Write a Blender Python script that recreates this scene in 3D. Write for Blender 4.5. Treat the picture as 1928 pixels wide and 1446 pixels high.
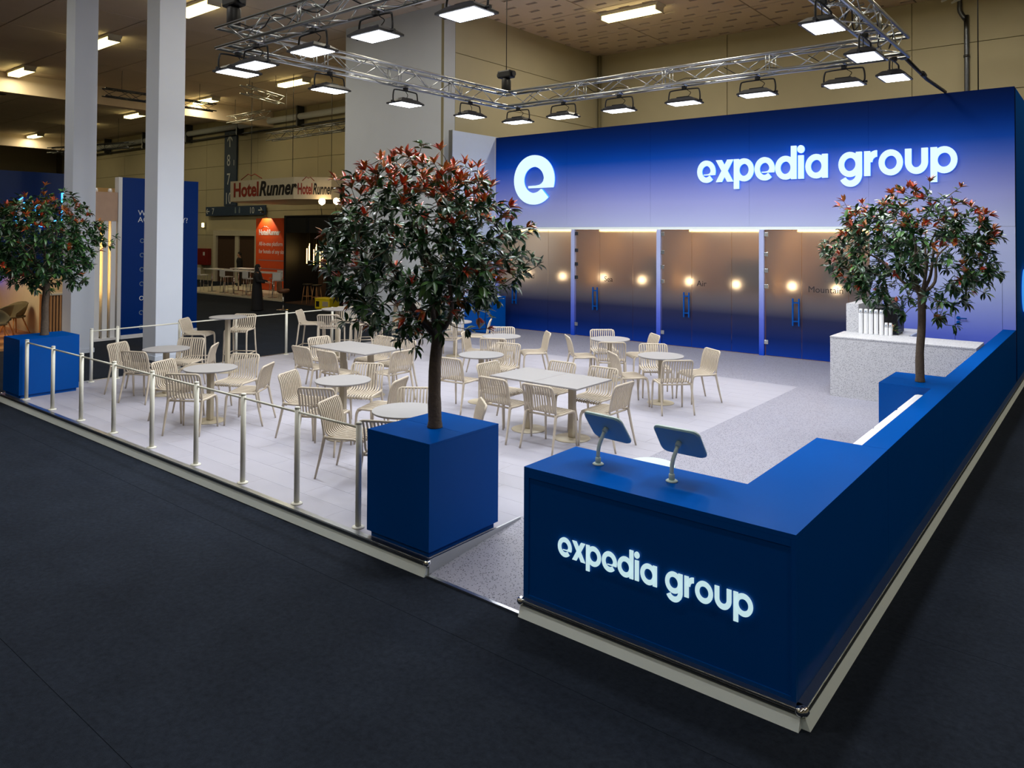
import bpy, bmesh, math, random
from mathutils import Vector, Matrix
R = math.radians
random.seed(7)
for o in list(bpy.data.objects): bpy.data.objects.remove(o)
SC = bpy.context.scene
COL = SC.collection

# ------------------------------------------------------------------ camera
cd = bpy.data.cameras.new('camera'); cam = bpy.data.objects.new('camera', cd); COL.objects.link(cam); SC.camera = cam
cd.sensor_fit = 'HORIZONTAL'; cd.sensor_width = 36.0
cd.lens = 1409.6 / 1928 * 36.0
cd.shift_x = 0.0; cd.shift_y = -(723 - 415.9) / 1928
cd.clip_start = 0.05; cd.clip_end = 300
def cam_matrix(loc, yaw, pitch, roll):
    ya, pi, ro = R(yaw), R(pitch), R(roll)
    fw = Vector((-math.sin(ya) * math.cos(pi), math.cos(ya) * math.cos(pi), math.sin(pi)))
    r = Vector((math.cos(ya), math.sin(ya), 0)); u = r.cross(fw)
    r2 = r * math.cos(ro) + u * math.sin(ro); u2 = -r * math.sin(ro) + u * math.cos(ro)
    m = Matrix((r2, u2, -fw)).transposed().to_4x4(); m.translation = Vector(loc); return m
cam.matrix_world = cam_matrix((1.398, -4.3555, 2.7803), 38.884, 1.003, 0.309)

# ------------------------------------------------------------------ world, exposure
w = bpy.data.worlds.new('world'); SC.world = w; w.use_nodes = True
w.node_tree.nodes['Background'].inputs[0].default_value = (0.9, 0.95, 1.0, 1); w.node_tree.nodes['Background'].inputs[1].default_value = 0.02
SC.view_settings.view_transform = 'Standard'; SC.view_settings.look = 'None'; SC.view_settings.gamma = 1.0
SC.view_settings.use_curve_mapping = False; SC.view_settings.exposure = 0.0
SC.cycles.use_denoising = True
try: SC.cycles.denoiser = 'OPENIMAGEDENOISE'
except Exception: pass
SC.cycles.max_bounces = 8; SC.cycles.diffuse_bounces = 3; SC.cycles.glossy_bounces = 3; SC.cycles.transmission_bounces = 6
SC.cycles.sample_clamp_indirect = 4.0; SC.cycles.caustics_reflective = False; SC.cycles.caustics_refractive = False
FLOOD_W = 46.0      # each truss floodlight
HALL_E = 6.5        # hall fluorescent boxes

# ------------------------------------------------------------------ materials
M = {}
def lin(c):
    f = lambda v: v / 12.92 if v <= 0.04045 else ((v + 0.055) / 1.055) ** 2.4
    return tuple(f(v / 255.0) for v in c) + (1.0,)
def mat(name, rgb, rough=0.6, metal=0.0, var=0.06, scale=6.0, bump=0.0, bscale=60.0, emit=0.0, ergb=None, spec=None):
    m = bpy.data.materials.new(name); m.use_nodes = True; nt = m.node_tree; N = nt.nodes; b = N['Principled BSDF']
    c = lin(rgb)
    tc = N.new('ShaderNodeTexCoord'); nz = N.new('ShaderNodeTexNoise'); nz.inputs['Scale'].default_value = scale; nz.inputs['Detail'].default_value = 3
    nt.links.new(tc.outputs['Object'], nz.inputs['Vector'])
    mx = N.new('ShaderNodeMix'); mx.data_type = 'RGBA'
    mx.inputs[6].default_value = tuple(v * (1 - var) for v in c[:3]) + (1,); mx.inputs[7].default_value = tuple(min(1, v * (1 + var)) for v in c[:3]) + (1,)
    nt.links.new(nz.outputs[0], mx.inputs[0]); nt.links.new(mx.outputs[2], b.inputs['Base Color'])
    b.inputs['Roughness'].default_value = rough; b.inputs['Metallic'].default_value = metal
    if spec is not None: b.inputs['Specular IOR Level'].default_value = spec
    if bump > 0:
        n2 = N.new('ShaderNodeTexNoise'); n2.inputs['Scale'].default_value = bscale; n2.inputs['Detail'].default_value = 4
        nt.links.new(tc.outputs['Object'], n2.inputs['Vector'])
        bp = N.new('ShaderNodeBump'); bp.inputs['Strength'].default_value = bump; bp.inputs['Distance'].default_value = 0.01
        nt.links.new(n2.outputs[0], bp.inputs['Height']); nt.links.new(bp.outputs[0], b.inputs['Normal'])
    if emit > 0:
        b.inputs['Emission Color'].default_value = lin(ergb or rgb); b.inputs['Emission Strength'].default_value = emit
    M[name] = m; return m
def ramp(nt, stops):
    r = nt.nodes.new('ShaderNodeValToRGB'); e = r.color_ramp.elements
    e[0].position, e[0].color = stops[0][0], stops[0][1]
    e[1].position, e[1].color = stops[-1][0], stops[-1][1]
    for p, c in stops[1:-1]:
        k = e.new(p); k.color = c
    return r
def zfac(nt, z0, z1):
    g = nt.nodes.new('ShaderNodeNewGeometry'); s = nt.nodes.new('ShaderNodeSeparateXYZ'); mr = nt.nodes.new('ShaderNodeMapRange')
    nt.links.new(g.outputs['Position'], s.inputs[0]); nt.links.new(s.outputs['Z'], mr.inputs['Value'])
    mr.inputs['From Min'].default_value = z0; mr.inputs['From Max'].default_value = z1
    return mr.outputs[0]

mat('carpet', (33, 39, 49), 0.95, var=0.3, scale=2.0, bump=0.35, bscale=220, spec=0.1)
def carpet_fix():
    nt = M['carpet'].node_tree; b = nt.nodes['Principled BSDF']
    tc = [n for n in nt.nodes if n.type == 'TEX_COORD'][0]
    n = nt.nodes.new('ShaderNodeTexNoise'); n.inputs['Scale'].default_value = 22; n.inputs['Detail'].default_value = 9; n.inputs['Roughness'].default_value = 0.75
    mx = nt.nodes.new('ShaderNodeMix'); mx.data_type = 'RGBA'; mx.blend_type = 'MULTIPLY'; mx.inputs[0].default_value = 0.7
    rp = ramp(nt, [(0.3, (0.35, 0.35, 0.4, 1)), (0.7, (1.5, 1.5, 1.5, 1))])
    old = b.inputs['Base Color'].links[0].from_socket
    nt.links.new(tc.outputs['Object'], n.inputs['Vector']); nt.links.new(n.outputs[0], rp.inputs[0])
    nt.links.new(old, mx.inputs[6]); nt.links.new(rp.outputs[0], mx.inputs[7]); nt.links.new(mx.outputs[2], b.inputs['Base Color'])
carpet_fix()
mat('beige_wall', (192, 183, 154), 0.85, var=0.06, scale=1.5, bump=0.1, bscale=30)
mat('beige_joint', (140, 132, 104), 0.9)
mat('grey_wall', (204, 210, 220), 0.85, var=0.05, scale=1.2, bump=0.08, bscale=20)
mat('column_white', (230, 238, 255), 0.6, var=0.03, scale=2)
mat('ceiling_panel', (230, 212, 194), 0.9, var=0.08, scale=1.0)
mat('ceiling_dark', (96, 80, 64), 0.95)
mat('plank', (164, 162, 173), 0.55, var=0.05, scale=3)
mat('platform_core', (120, 122, 126), 0.7)
mat('fascia', (240, 250, 250), 0.5, var=0.03)
mat('alu', (200, 204, 206), 0.28, 1.0, var=0.03)
mat('alu_dark', (96, 100, 108), 0.35, 1.0)
mat('chrome', (225, 225, 228), 0.15, 1.0, var=0.02)
mat('blue', (0, 75, 158), 0.42, var=0.04, scale=2, spec=0.06)
mat('blue_seam', (0, 14, 50), 0.6)
mat('white_panel', (212, 224, 250), 0.55, var=0.03)
mat('white', (232, 232, 234), 0.5, var=0.02)
mat('cream', (190, 177, 158), 0.5, var=0.03)
mat('table_cream', (146, 143, 143), 0.5, var=0.03)
mat('pedestal', (178, 166, 142), 0.5, var=0.03)
mat('rail_cream', (220, 218, 204), 0.45, var=0.03)
mat('tablet_green', (196, 216, 208), 0.4, var=0.03)
mat('tablet_back', (150, 186, 196), 0.45, var=0.05)
mat('black', (16, 16, 18), 0.5, var=0.1)
mat('black_gloss', (10, 10, 12), 0.15)
mat('lamp_black', (34, 36, 44), 0.45, var=0.1)
mat('bark', (92, 78, 64), 0.9, var=0.35, scale=25, bump=0.8, bscale=40)
mat('flood_lens', (245, 248, 255), 0.4, emit=14.0, ergb=(238, 243, 255))
mat('hall_lens', (250, 240, 190), 0.4, emit=HALL_E, ergb=(255, 236, 160))
mat('letter_white', (70, 76, 80), 0.6, emit=1.1, ergb=(214, 243, 250))
mat('letter_desk', (60, 66, 70), 0.6, emit=0.85, ergb=(205, 238, 244))
mat('letter_halo', (60, 160, 255), 0.4, emit=0.7, ergb=(70, 165, 255))
mat('neon_blue', (80, 190, 255), 0.4, emit=4.0, ergb=(60, 170, 255))
mat('warm_led', (255, 225, 160), 0.4, emit=7.0, ergb=(255, 206, 120))
mat('globe_glow', (255, 236, 200), 0.4, emit=16.0, ergb=(255, 216, 160))
mat('room_wall', (190, 150, 96), 0.8, var=0.05)
mat('room_floor', (70, 60, 54), 0.8)
mat('wood', (196, 140, 86), 0.55, var=0.2, scale=5)
mat('wood_pale', (190, 158, 136), 0.6, var=0.12, scale=4)
mat('wood_dark', (80, 58, 44), 0.6, var=0.2, scale=6)
mat('olive_shell', (98, 92, 70), 0.7, var=0.08)
mat('navy', (8, 36, 84), 0.6, spec=0.1)
mat('sign_navy', (44, 66, 96), 0.6)
mat('orange_banner', (214, 78, 24), 0.6, var=0.05)
mat('hr_white', (214, 206, 186), 0.6)
mat('hr_red', (150, 48, 30), 0.6)
mat('print_black', (24, 22, 22), 0.6)
mat('print_white', (220, 226, 232), 0.6)
mat('print_dim', (120, 140, 160), 0.6)
mat('yellow', (232, 206, 32), 0.5)
mat('brown_bag', (150, 96, 56), 0.7)
mat('skin', (196, 148, 120), 0.6)
mat('cloth_black', (18, 18, 22), 0.85)
mat('hair', (26, 22, 20), 0.7)
mat('leather_brown', (112, 72, 48), 0.6)
mat('screen_blue', (30, 70, 240), 0.3, emit=1.6, ergb=(24, 60, 245))
mat('red_box', (130, 30, 26), 0.5)
mat('blue_print', (0, 48, 124), 0.5, var=0.03, spec=0.08)
mat('green_small', (60, 84, 48), 0.6, var=0.3, scale=20)
mat('film_text', (28, 30, 40), 0.5)

def lacquer(name, fac=0.018, rough=0.28):
    nt = M[name].node_tree; N = nt.nodes; b = N['Principled BSDF']; src = b.inputs['Base Color'].links[0].from_socket
    d = N.new('ShaderNodeBsdfDiffuse'); g = N.new('ShaderNodeBsdfGlossy'); g.inputs['Roughness'].default_value = rough; mx = N.new('ShaderNodeMixShader'); mx.inputs[0].default_value = fac
    nt.links.new(src, d.inputs['Color']); nt.links.new(d.outputs[0], mx.inputs[1]); nt.links.new(g.outputs[0], mx.inputs[2]); nt.links.new(mx.outputs[0], N['Material Output'].inputs[0]); N.remove(b)
for _n in ('blue', 'navy', 'blue_print', 'blue_seam'): lacquer(_n)
def speckle(name, base, dark, scale, thr, rough=0.5):
    m = mat(name, base, rough, var=0.04); nt = m.node_tree; N = nt.nodes; b = N['Principled BSDF']
    tc = [n for n in N if n.type == 'TEX_COORD'][0]
    old = b.inputs['Base Color'].links[0].from_socket
    v = N.new('ShaderNodeTexVoronoi'); v.feature = 'F1'; v.inputs['Scale'].default_value = scale
    nt.links.new(tc.outputs['Object'], v.inputs['Vector'])
    rp = ramp(nt, [(thr - 0.04, (1, 1, 1, 1)), (thr + 0.04, (0, 0, 0, 1))]); nt.links.new(v.outputs['Distance'], rp.inputs[0])
    sep = N.new('ShaderNodeSeparateColor'); nt.links.new(v.outputs['Color'], sep.inputs[0])
    th = N.new('ShaderNodeMath'); th.operation = 'GREATER_THAN'; th.inputs[1].default_value = 0.35; nt.links.new(sep.outputs[0], th.inputs[0])
    mu = N.new('ShaderNodeMath'); mu.operation = 'MULTIPLY'; nt.links.new(rp.outputs[0], mu.inputs[0]); nt.links.new(th.outputs[0], mu.inputs[1])
    mx = N.new('ShaderNodeMix'); mx.data_type = 'RGBA'; nt.links.new(mu.outputs[0], mx.inputs[0]); nt.links.new(old, mx.inputs[6])
    rp2 = ramp(nt, [(0.3, lin(dark)), (1.0, lin(tuple(min(255, d + 70) for d in dark)))]); nt.links.new(sep.outputs[1], rp2.inputs[0])
    nt.links.new(rp2.outputs[0], mx.inputs[7]); nt.links.new(mx.outputs[2], b.inputs['Base Color'])
    return m
speckle('terrazzo_floor', (148, 147, 160), (34, 36, 46), 62, 0.33, 0.5)
speckle('terrazzo_counter', (196, 195, 198), (70, 72, 80), 78, 0.34, 0.5)

def grad_mat(name, stops, z0, z1, rough=0.5):
    m = bpy.data.materials.new(name); m.use_nodes = True; nt = m.node_tree; b = nt.nodes['Principled BSDF']
    r = ramp(nt, [((z - z0) / (z1 - z0), lin(c)) for z, c in stops]); nt.links.new(zfac(nt, z0, z1), r.inputs[0])
    nt.links.new(r.outputs[0], b.inputs['Base Color']); b.inputs['Roughness'].default_value = rough; b.inputs['Specular IOR Level'].default_value = 0.08; M[name] = m; return m
GR = [(0.1, (10, 66, 190)), (0.9, (92, 108, 204)), (1.9, (168, 178, 222)), (3.0, (182, 190, 230)), (3.55, (162, 168, 230)), (4.0, (126, 140, 226)), (4.35, (80, 114, 222)), (4.65, (10, 84, 208)), (4.95, (0, 66, 180)), (5.25, (0, 48, 138)), (5.56, (0, 32, 98))]
grad_mat('wall_print', GR, 0.1, 5.6); lacquer('wall_print', 0.008, 0.4)
def glass_mat():
    m = bpy.data.materials.new('frosted_glass'); m.use_nodes = True; nt = m.node_tree; b = nt.nodes['Principled BSDF']
    z = zfac(nt, 0.1, 3.0)
    r = ramp(nt, [(0.0, (0.002, 0.035, 0.30, 1)), (0.14, (0.003, 0.02, 0.15, 1)), (0.30, (0.04, 0.05, 0.15, 1)), (0.50, (0.50, 0.50, 0.54, 1)), (1.0, (0.86, 0.88, 0.9, 1))])
    t = ramp(nt, [(0.0, (0.1, 0.1, 0.1, 1)), (0.25, (0.5, 0.5, 0.5, 1)), (0.5, (0.88, 0.88, 0.88, 1)), (1.0, (0.9, 0.9, 0.9, 1))])
    nt.links.new(z, r.inputs[0]); nt.links.new(z, t.inputs[0])
    nt.links.new(r.outputs[0], b.inputs['Base Color']); nt.links.new(t.outputs[0], b.inputs['Transmission Weight'])
    b.inputs['Roughness'].default_value = 0.38; b.inputs['IOR'].default_value = 1.25; M['frosted_glass'] = m
glass_mat()
def leaf_mat(name, a, c, rough=0.35):
    m = bpy.data.materials.new(name); m.use_nodes = True; nt = m.node_tree; b = nt.nodes['Principled BSDF']
    g = nt.nodes.new('ShaderNodeNewGeometry'); oi = nt.nodes.new('ShaderNodeObjectInfo')
    ad = nt.nodes.new('ShaderNodeMath'); ad.operation = 'ADD'; fr = nt.nodes.new('ShaderNodeMath'); fr.operation = 'FRACT'
    nt.links.new(g.outputs['Random Per Island'], ad.inputs[0]); nt.links.new(oi.outputs['Random'], ad.inputs[1]); nt.links.new(ad.outputs[0], fr.inputs[0])
    r = ramp(nt, [(0.0, lin(a)), (1.0, lin(c))]); nt.links.new(fr.outputs[0], r.inputs[0]); nt.links.new(r.outputs[0], b.inputs['Base Color'])
    b.inputs['Roughness'].default_value = rough; M[name] = m
leaf_mat('leaf_dark', (22, 46, 26), (44, 84, 44))
leaf_mat('leaf_green', (44, 84, 40), (84, 126, 62))
leaf_mat('leaf_red', (170, 52, 34), (214, 92, 60))
leaf_mat('leaf_orange', (150, 84, 36), (196, 128, 62))

# ------------------------------------------------------------------ geometry helpers
class MB:
    def __init__(s): s.v = []; s.f = []; s.m = []; s.sm = []
    def add(s, vs, fs, mi=0, smooth=False):
        k = len(s.v); s.v += [tuple(v) for v in vs]
        for f in fs: s.f.append([i + k for i in f]); s.m.append(mi); s.sm.append(smooth)
        return s
    def box(s, x0, x1, y0, y1, z0, z1, mi=0):
        v = [(x0, y0, z0), (x1, y0, z0), (x1, y1, z0), (x0, y1, z0), (x0, y0, z1), (x1, y0, z1), (x1, y1, z1), (x0, y1, z1)]
        return s.add(v, [(0, 3, 2, 1), (4, 5, 6, 7), (0, 1, 5, 4), (1, 2, 6, 5), (2, 3, 7, 6), (3, 0, 4, 7)], mi)
    def bbox(s, x0, x1, y0, y1, z0, z1, b=0.01, mi=0):
        """box with bevelled edges (chamfered)"""
        cx, cy, cz = (x0 + x1) / 2, (y0 + y1) / 2, (z0 + z1) / 2; hx, hy, hz = (x1 - x0) / 2, (y1 - y0) / 2, (z1 - z0) / 2
        bm = bmesh.new(); bmesh.ops.create_cube(bm, size=2)
        for v in bm.verts: v.co = Vector((cx + v.co.x * hx, cy + v.co.y * hy, cz + v.co.z * hz))
        bmesh.ops.bevel(bm, geom=bm.edges[:], offset=min(b, hx * .9, hy * .9, hz * .9), segments=2, affect='EDGES', profile=0.6)
        bm.verts.index_update(); s.add([v.co[:] for v in bm.verts], [[v.index for v in f.verts] for f in bm.faces], mi); bm.free(); return s
    def prism(s, pts, axis, a, b, mi=0, smooth=False):
        """2D polygon extruded along axis from a to b"""
        n = len(pts)
        def P(p, t): return {'x': (t, p[0], p[1]), 'y': (p[0], t, p[1]), 'z': (p[0], p[1], t)}[axis]
        vs = [P(p, a) for p in pts] + [P(p, b) for p in pts]
        k = len(s.v); s.add(vs, [list(range(n))[::-1], list(range(n, 2 * n))], mi)
        s.v = s.v[:k + 2 * n]
        for i in range(n): s.f.append([k + i, k + (i + 1) % n, k + n + (i + 1) % n, k + n + i]); s.m.append(mi); s.sm.append(smooth)
        return s
    def tube(s, pts, r, n=8, mi=0, cap=True, smooth=True, sq=None):
        pts = [Vector(p) for p in pts]; m = len(pts)
        rs = r if isinstance(r, (list, tuple)) else [r] * m
        T = []
        for i in range(m):
            d = (pts[min(i + 1, m - 1)] - pts[max(i - 1, 0)]); T.append(d.normalized() if d.length > 1e-9 else Vector((0, 0, 1)))
        up = Vector((0, 0, 1)) if abs(T[0].z) < 0.9 else Vector((1, 0, 0))
        nrm = (up - T[0] * up.dot(T[0])).normalized(); vs = []
        for i in range(m):
            nrm = (nrm - T[i] * nrm.dot(T[i]))
            nrm = nrm.normalized() if nrm.length > 1e-6 else T[i].orthogonal().normalized()
            bn = T[i].cross(nrm)
            for k in range(n):
                a = 2 * math.pi * k / n; ca, sa = math.cos(a), math.sin(a)
                vs.append(pts[i] + nrm * ca * rs[i] + bn * sa * rs[i])
        fs = []
        for i in range(m - 1):
            for k in range(n): fs.append((i * n + k, i * n + (k + 1) % n, (i + 1) * n + (k + 1) % n, (i + 1) * n + k))
        k0 = len(s.v); s.add(vs, fs, mi, smooth)
        if cap:
            s.f.append([k0 + k for k in range(n)][::-1]); s.m.append(mi); s.sm.append(False)
            s.f.append([k0 + (m - 1) * n + k for k in range(n)]); s.m.append(mi); s.sm.append(False)
        return s
    def lathe(s, prof, n=24, c=(0, 0, 0), mi=0, smooth=True):
        vs = []; m = len(prof)
        for (r, z) in prof:
            for k in range(n):
                a = 2 * math.pi * k / n; vs.append((c[0] + r * math.cos(a), c[1] + r * math.sin(a), c[2] + z))
        fs = [(i * n + k, i * n + (k + 1) % n, (i + 1) * n + (k + 1) % n, (i + 1) * n + k) for i in range(m - 1) for k in range(n)]
        k0 = len(s.v); s.add(vs, fs, mi, smooth)
        s.f.append([k0 + k for k in range(n)][::-1]); s.m.append(mi); s.sm.append(False)
        s.f.append([k0 + (m - 1) * n + k for k in range(n)]); s.m.append(mi); s.sm.append(False)
        return s
    def mesh(s, name, mats):
        me = bpy.data.meshes.new(name); me.from_pydata(s.v, [], s.f)
        for m in (mats if isinstance(mats, (list, tuple)) else [mats]): me.materials.append(M[m] if isinstance(m, str) else m)
        me.polygons.foreach_set('material_index', s.m); me.polygons.foreach_set('use_smooth', s.sm); me.update()
        bm = bmesh.new(); bm.from_mesh(me); bmesh.ops.recalc_face_normals(bm, faces=bm.faces); bm.to_mesh(me); bm.free(); return me
    def build(s, name, mats, parent=None, loc=None, rot=None):
        return obj(name, s.mesh(name, mats), parent, loc, rot)
def obj(name, me, parent=None, loc=None, rot=None):
    o = bpy.data.objects.new(name, me); COL.objects.link(o)
    if parent is not None: o.parent = parent
    if loc is not None: o.location = loc
    if rot is not None: o.rotation_euler = rot
    return o
def tag(o, label, cat, group=None):
    o['label'] = label; o['category'] = cat
    if group: o['group'] = group
    return o
def thing(name, label, cat, loc=(0, 0, 0), rz=0, group=None):
    o = obj(name, None, None, loc, (0, 0, rz)); o.empty_display_size = 0.1
    return tag(o, label, cat, group)
def struct(o): o['kind'] = 'structure'; return o
def dup(root, loc, rz, label, group=None):
    r = root.copy(); COL.objects.link(r); r.location = loc; r.rotation_euler = (0, 0, rz); r['label'] = label
    if group: r['group'] = group
    for ch in list(root.children):
        c = ch.copy(); COL.objects.link(c); c.parent = r
        for g in ch.children:
            d = g.copy(); COL.objects.link(d); d.parent = c
    return r
def text_mesh(body, size, mats, extrude=0.002, align='LEFT', bold=0.0, shear=0.0, sx=1.0):
    c = bpy.data.curves.new('text', 'FONT'); c.body = body; c.size = size; c.extrude = extrude; c.align_x = align; c.offset = bold; c.shear = shear; c.resolution_u = 3
    t = bpy.data.objects.new('text', c); COL.objects.link(t)
    bpy.context.view_layer.update()
    me = bpy.data.meshes.new_from_object(t.evaluated_get(bpy.context.evaluated_depsgraph_get()))
    bpy.data.objects.remove(t); bpy.data.curves.remove(c)
    me.materials.clear(); me.materials.append(M[mats])
    if sx != 1.0:
        for v in me.vertices: v.co.x *= sx
    return me
FACE_NEG_Y = (R(90), 0, 0)            # text plane facing -Y
FACE_POS_X = (R(90), 0, R(90))        # text plane facing +X

# ================================================================== THE HALL
HX0, HX1, HY0, HY1, HZ = -62.0, 12.0, -16.0, 18.4, 9.2
floor = struct(MB().box(HX0, HX1, HY0, HY1, -0.25, -0.02).build('floor', 'carpet'))
floor['label'] = 'dark charcoal carpet of the exhibition hall'
sm = MB().box(HX0, HX1, 0, 1.997, -0.02, 0.0).mesh('carpet_strip', 'carpet')
for i in range(17): obj('carpet_strip', sm, floor, (0, -14.52 + 2.0 * i if i < 17 else 0, 0))
obj('carpet_strip', MB().box(HX0, HX1, HY0, -14.53, -0.02, 0.0).mesh('carpet_strip', 'carpet'), floor)

ceiling = struct(MB().box(HX0, HX1, HY0, HY1, HZ + 0.05, HZ + 0.2).build('ceiling', 'ceiling_dark'))
PW, PD = 3.7, 2.46
def panel_plain(): return MB().box(0.02, PW - 0.02, 0.02, PD - 0.02, HZ - 0.05, HZ + 0.05).mesh('panel', 'ceiling_panel')
def panel_dent():
    m = MB(); ys = [0.02]
    nx, ny = 5, 4; hw, hd = 0.34, 0.13; sx, sy = PW / nx, PD / ny
    z0, z1 = HZ - 0.05, HZ + 0.05
    for j in range(ny):
        yc = (j + 0.5) * sy
        m.box(0.02, PW - 0.02, max(0.02, j * sy), yc - hd / 2, z0, z1); m.box(0.02, PW - 0.02, yc + hd / 2, min(PD - 0.02, (j + 1) * sy), z0, z1)
        xs = [0.02]
        for i in range(nx):
            xc = (i + 0.5) * sx + (0.18 if j % 2 else -0.18) ; m.box(xs[-1], xc - hw / 2, yc - hd / 2, yc + hd / 2, z0, z1); xs.append(xc + hw / 2)
        m.box(xs[-1], PW - 0.02, yc - hd / 2, yc + hd / 2, z0, z1)
    return m.mesh('panel', 'ceiling_panel')
pp, pdn = panel_plain(), panel_dent()
for i in range(20):
    for j in range(14):
        x, y = HX0 + i * PW, HY0 + j * PD
        if y + PD > HY1 + 0.2 or x + PW > HX1 + 0.2: continue
        obj('panel', pdn if (x > -16 and y > 2) else pp, ceiling, (x, y, 0))
for x in (-33.6, -55.2):
    b = struct(MB().box(x, x + 0.5, HY0, HY1, 8.35, HZ - 0.055).build('trim_1', 'ceiling_panel')); b['label'] = 'deep ceiling beam crossing the hall'
wall_back = struct(MB().box(HX0, HX1, HY1, HY1 + 0.2, 0, HZ).build('wall_back', 'beige_joint'))
PWD, PHT = 5.27, 1.31
pm = MB().box(0.012, PWD - 0.012, HY1 - 0.03, HY1, 0.01, PHT - 0.01).mesh('panel', 'beige_wall')
x = HX1
while x > HX0 + 1:
    x -= PWD
    for k in range(7): obj('panel', pm, wall_back, (x + 0.9, 0, k * PHT))
wall_left = struct(MB().box(HX0 - 0.2, HX0, HY0, HY1, 0, HZ).build('wall_left', 'beige_wall'))
wall_right_h = struct(MB().box(HX1, HX1 + 0.2, HY0, HY1, 0, HZ).build('wall_right', 'beige_wall'))
wall_front = struct(MB().box(HX0, HX1, HY0 - 0.2, HY0, 0, HZ).build('wall_front', 'beige_wall'))
# the white corner block left of the booth
WB0, WB1, WBY = -17.25, -13.0, 10.47
wc = struct(MB().box(WB0, -16.6, WBY, WBY + 0.3, 0, HZ).box(-16.6, -15.66, WBY, WBY + 0.3, 2.1, HZ).box(-15.66, WB1 - 0.1, WBY, WBY + 0.3, 0, HZ).box(WB0, WB0 + 0.3, WBY + 0.3, HY1, 0, HZ).build('wall_corner', 'grey_wall'))
ws = struct(MB().box(WB1 - 0.1, WB1, WBY, HY1 - 0.035, 0, HZ).build('wall_side', 'beige_joint'))
pm2 = MB().box(WB1, WB1 + 0.03, 0.0, 0.42, 0.0, HZ - 0.06).mesh('pilaster', 'grey_wall'); obj('pilaster', pm2, ws, (0, WBY, 0))
pm3 = MB().box(WB1, WB1 + 0.02, 0.01, 7.48, 0.01, PHT - 0.01).mesh('panel', 'beige_wall')
for k in range(7): obj('panel', pm3, ws, (0, WBY + 0.43, k * PHT))
dd = struct(MB().box(-16.58, -15.68, WBY + 0.12, WBY + 0.16, 0.0, 2.08).build('door_1', 'black'))
MB().box(-16.6, -16.56, WBY - 0.01, WBY + 0.12, 0, 2.1).box(-15.7, -15.66, WBY - 0.01, WBY + 0.12, 0, 2.1).box(-16.56, -15.7, WBY - 0.01, WBY + 0.12, 2.06, 2.1).build('door_frame', 'column_white', dd)
MB().tube([(-15.78, WBY + 0.1, 1.0), (-15.9, WBY + 0.1, 1.0)], 0.012).build('handle', 'alu', dd)
def column(cx, cy, s, label):
    o = struct(MB().bbox(cx - s / 2, cx + s / 2, cy - s / 2, cy + s / 2, 0, HZ - 0.05, 0.012).build('column', 'column_white')); o['label'] = label
    MB().box(cx - s / 2 - 0.012, cx + s / 2 + 0.012, cy - s / 2 - 0.012, cy + s / 2 + 0.012, 0.0, 0.1).build('base_trim', 'column_white', o)
column(-15.03, 3.72, 0.59, 'white square hall column in front of the blue panel')
column(-17.25, 2.84, 0.5, 'white square hall column behind the left tree')
column(-17.55, 11.3, 0.62, 'white column at the end of the grey wall beside the yellow crate')
MB().box(WB0, WB0 + 0.3, WBY, WBY + 0.3, 0, 0.1)

# hall fluorescent boxes, each with its own glowing lens
def hall_light(x, y, label, power=95, tint=(1.0, 0.9, 0.66)):
    t = thing('ceiling_light', label, 'ceiling light', (x, y, HZ - 0.06), 0, 'fluorescent boxes on the hall ceiling')
    m = MB(); m.prism([(-0.95, 0), (0.95, 0), (0.9, -0.09), (-0.9, -0.09)], 'y', -0.22, 0.22); m.build('housing', 'hr_white', t)
    MB().box(-0.86, 0.86, -0.19, 0.19, -0.2, -0.0901).build('lens', 'hall_lens', t)
    MB().box(-0.9, -0.86, -0.2, 0.2, -0.205, -0.09).build('end_cap', 'hr_white', t); MB().box(0.86, 0.9, -0.2, 0.2, -0.205, -0.09).build('end_cap', 'hr_white', t)
    L = bpy.data.lights.new('light', 'AREA'); L.shape = 'RECTANGLE'; L.size = 1.7; L.size_y = 0.36; L.energy = power; L.color = tint
    lo = bpy.data.objects.new('light', L); COL.objects.link(lo); lo.parent = t; lo.location = (0, 0, -0.215)
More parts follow.
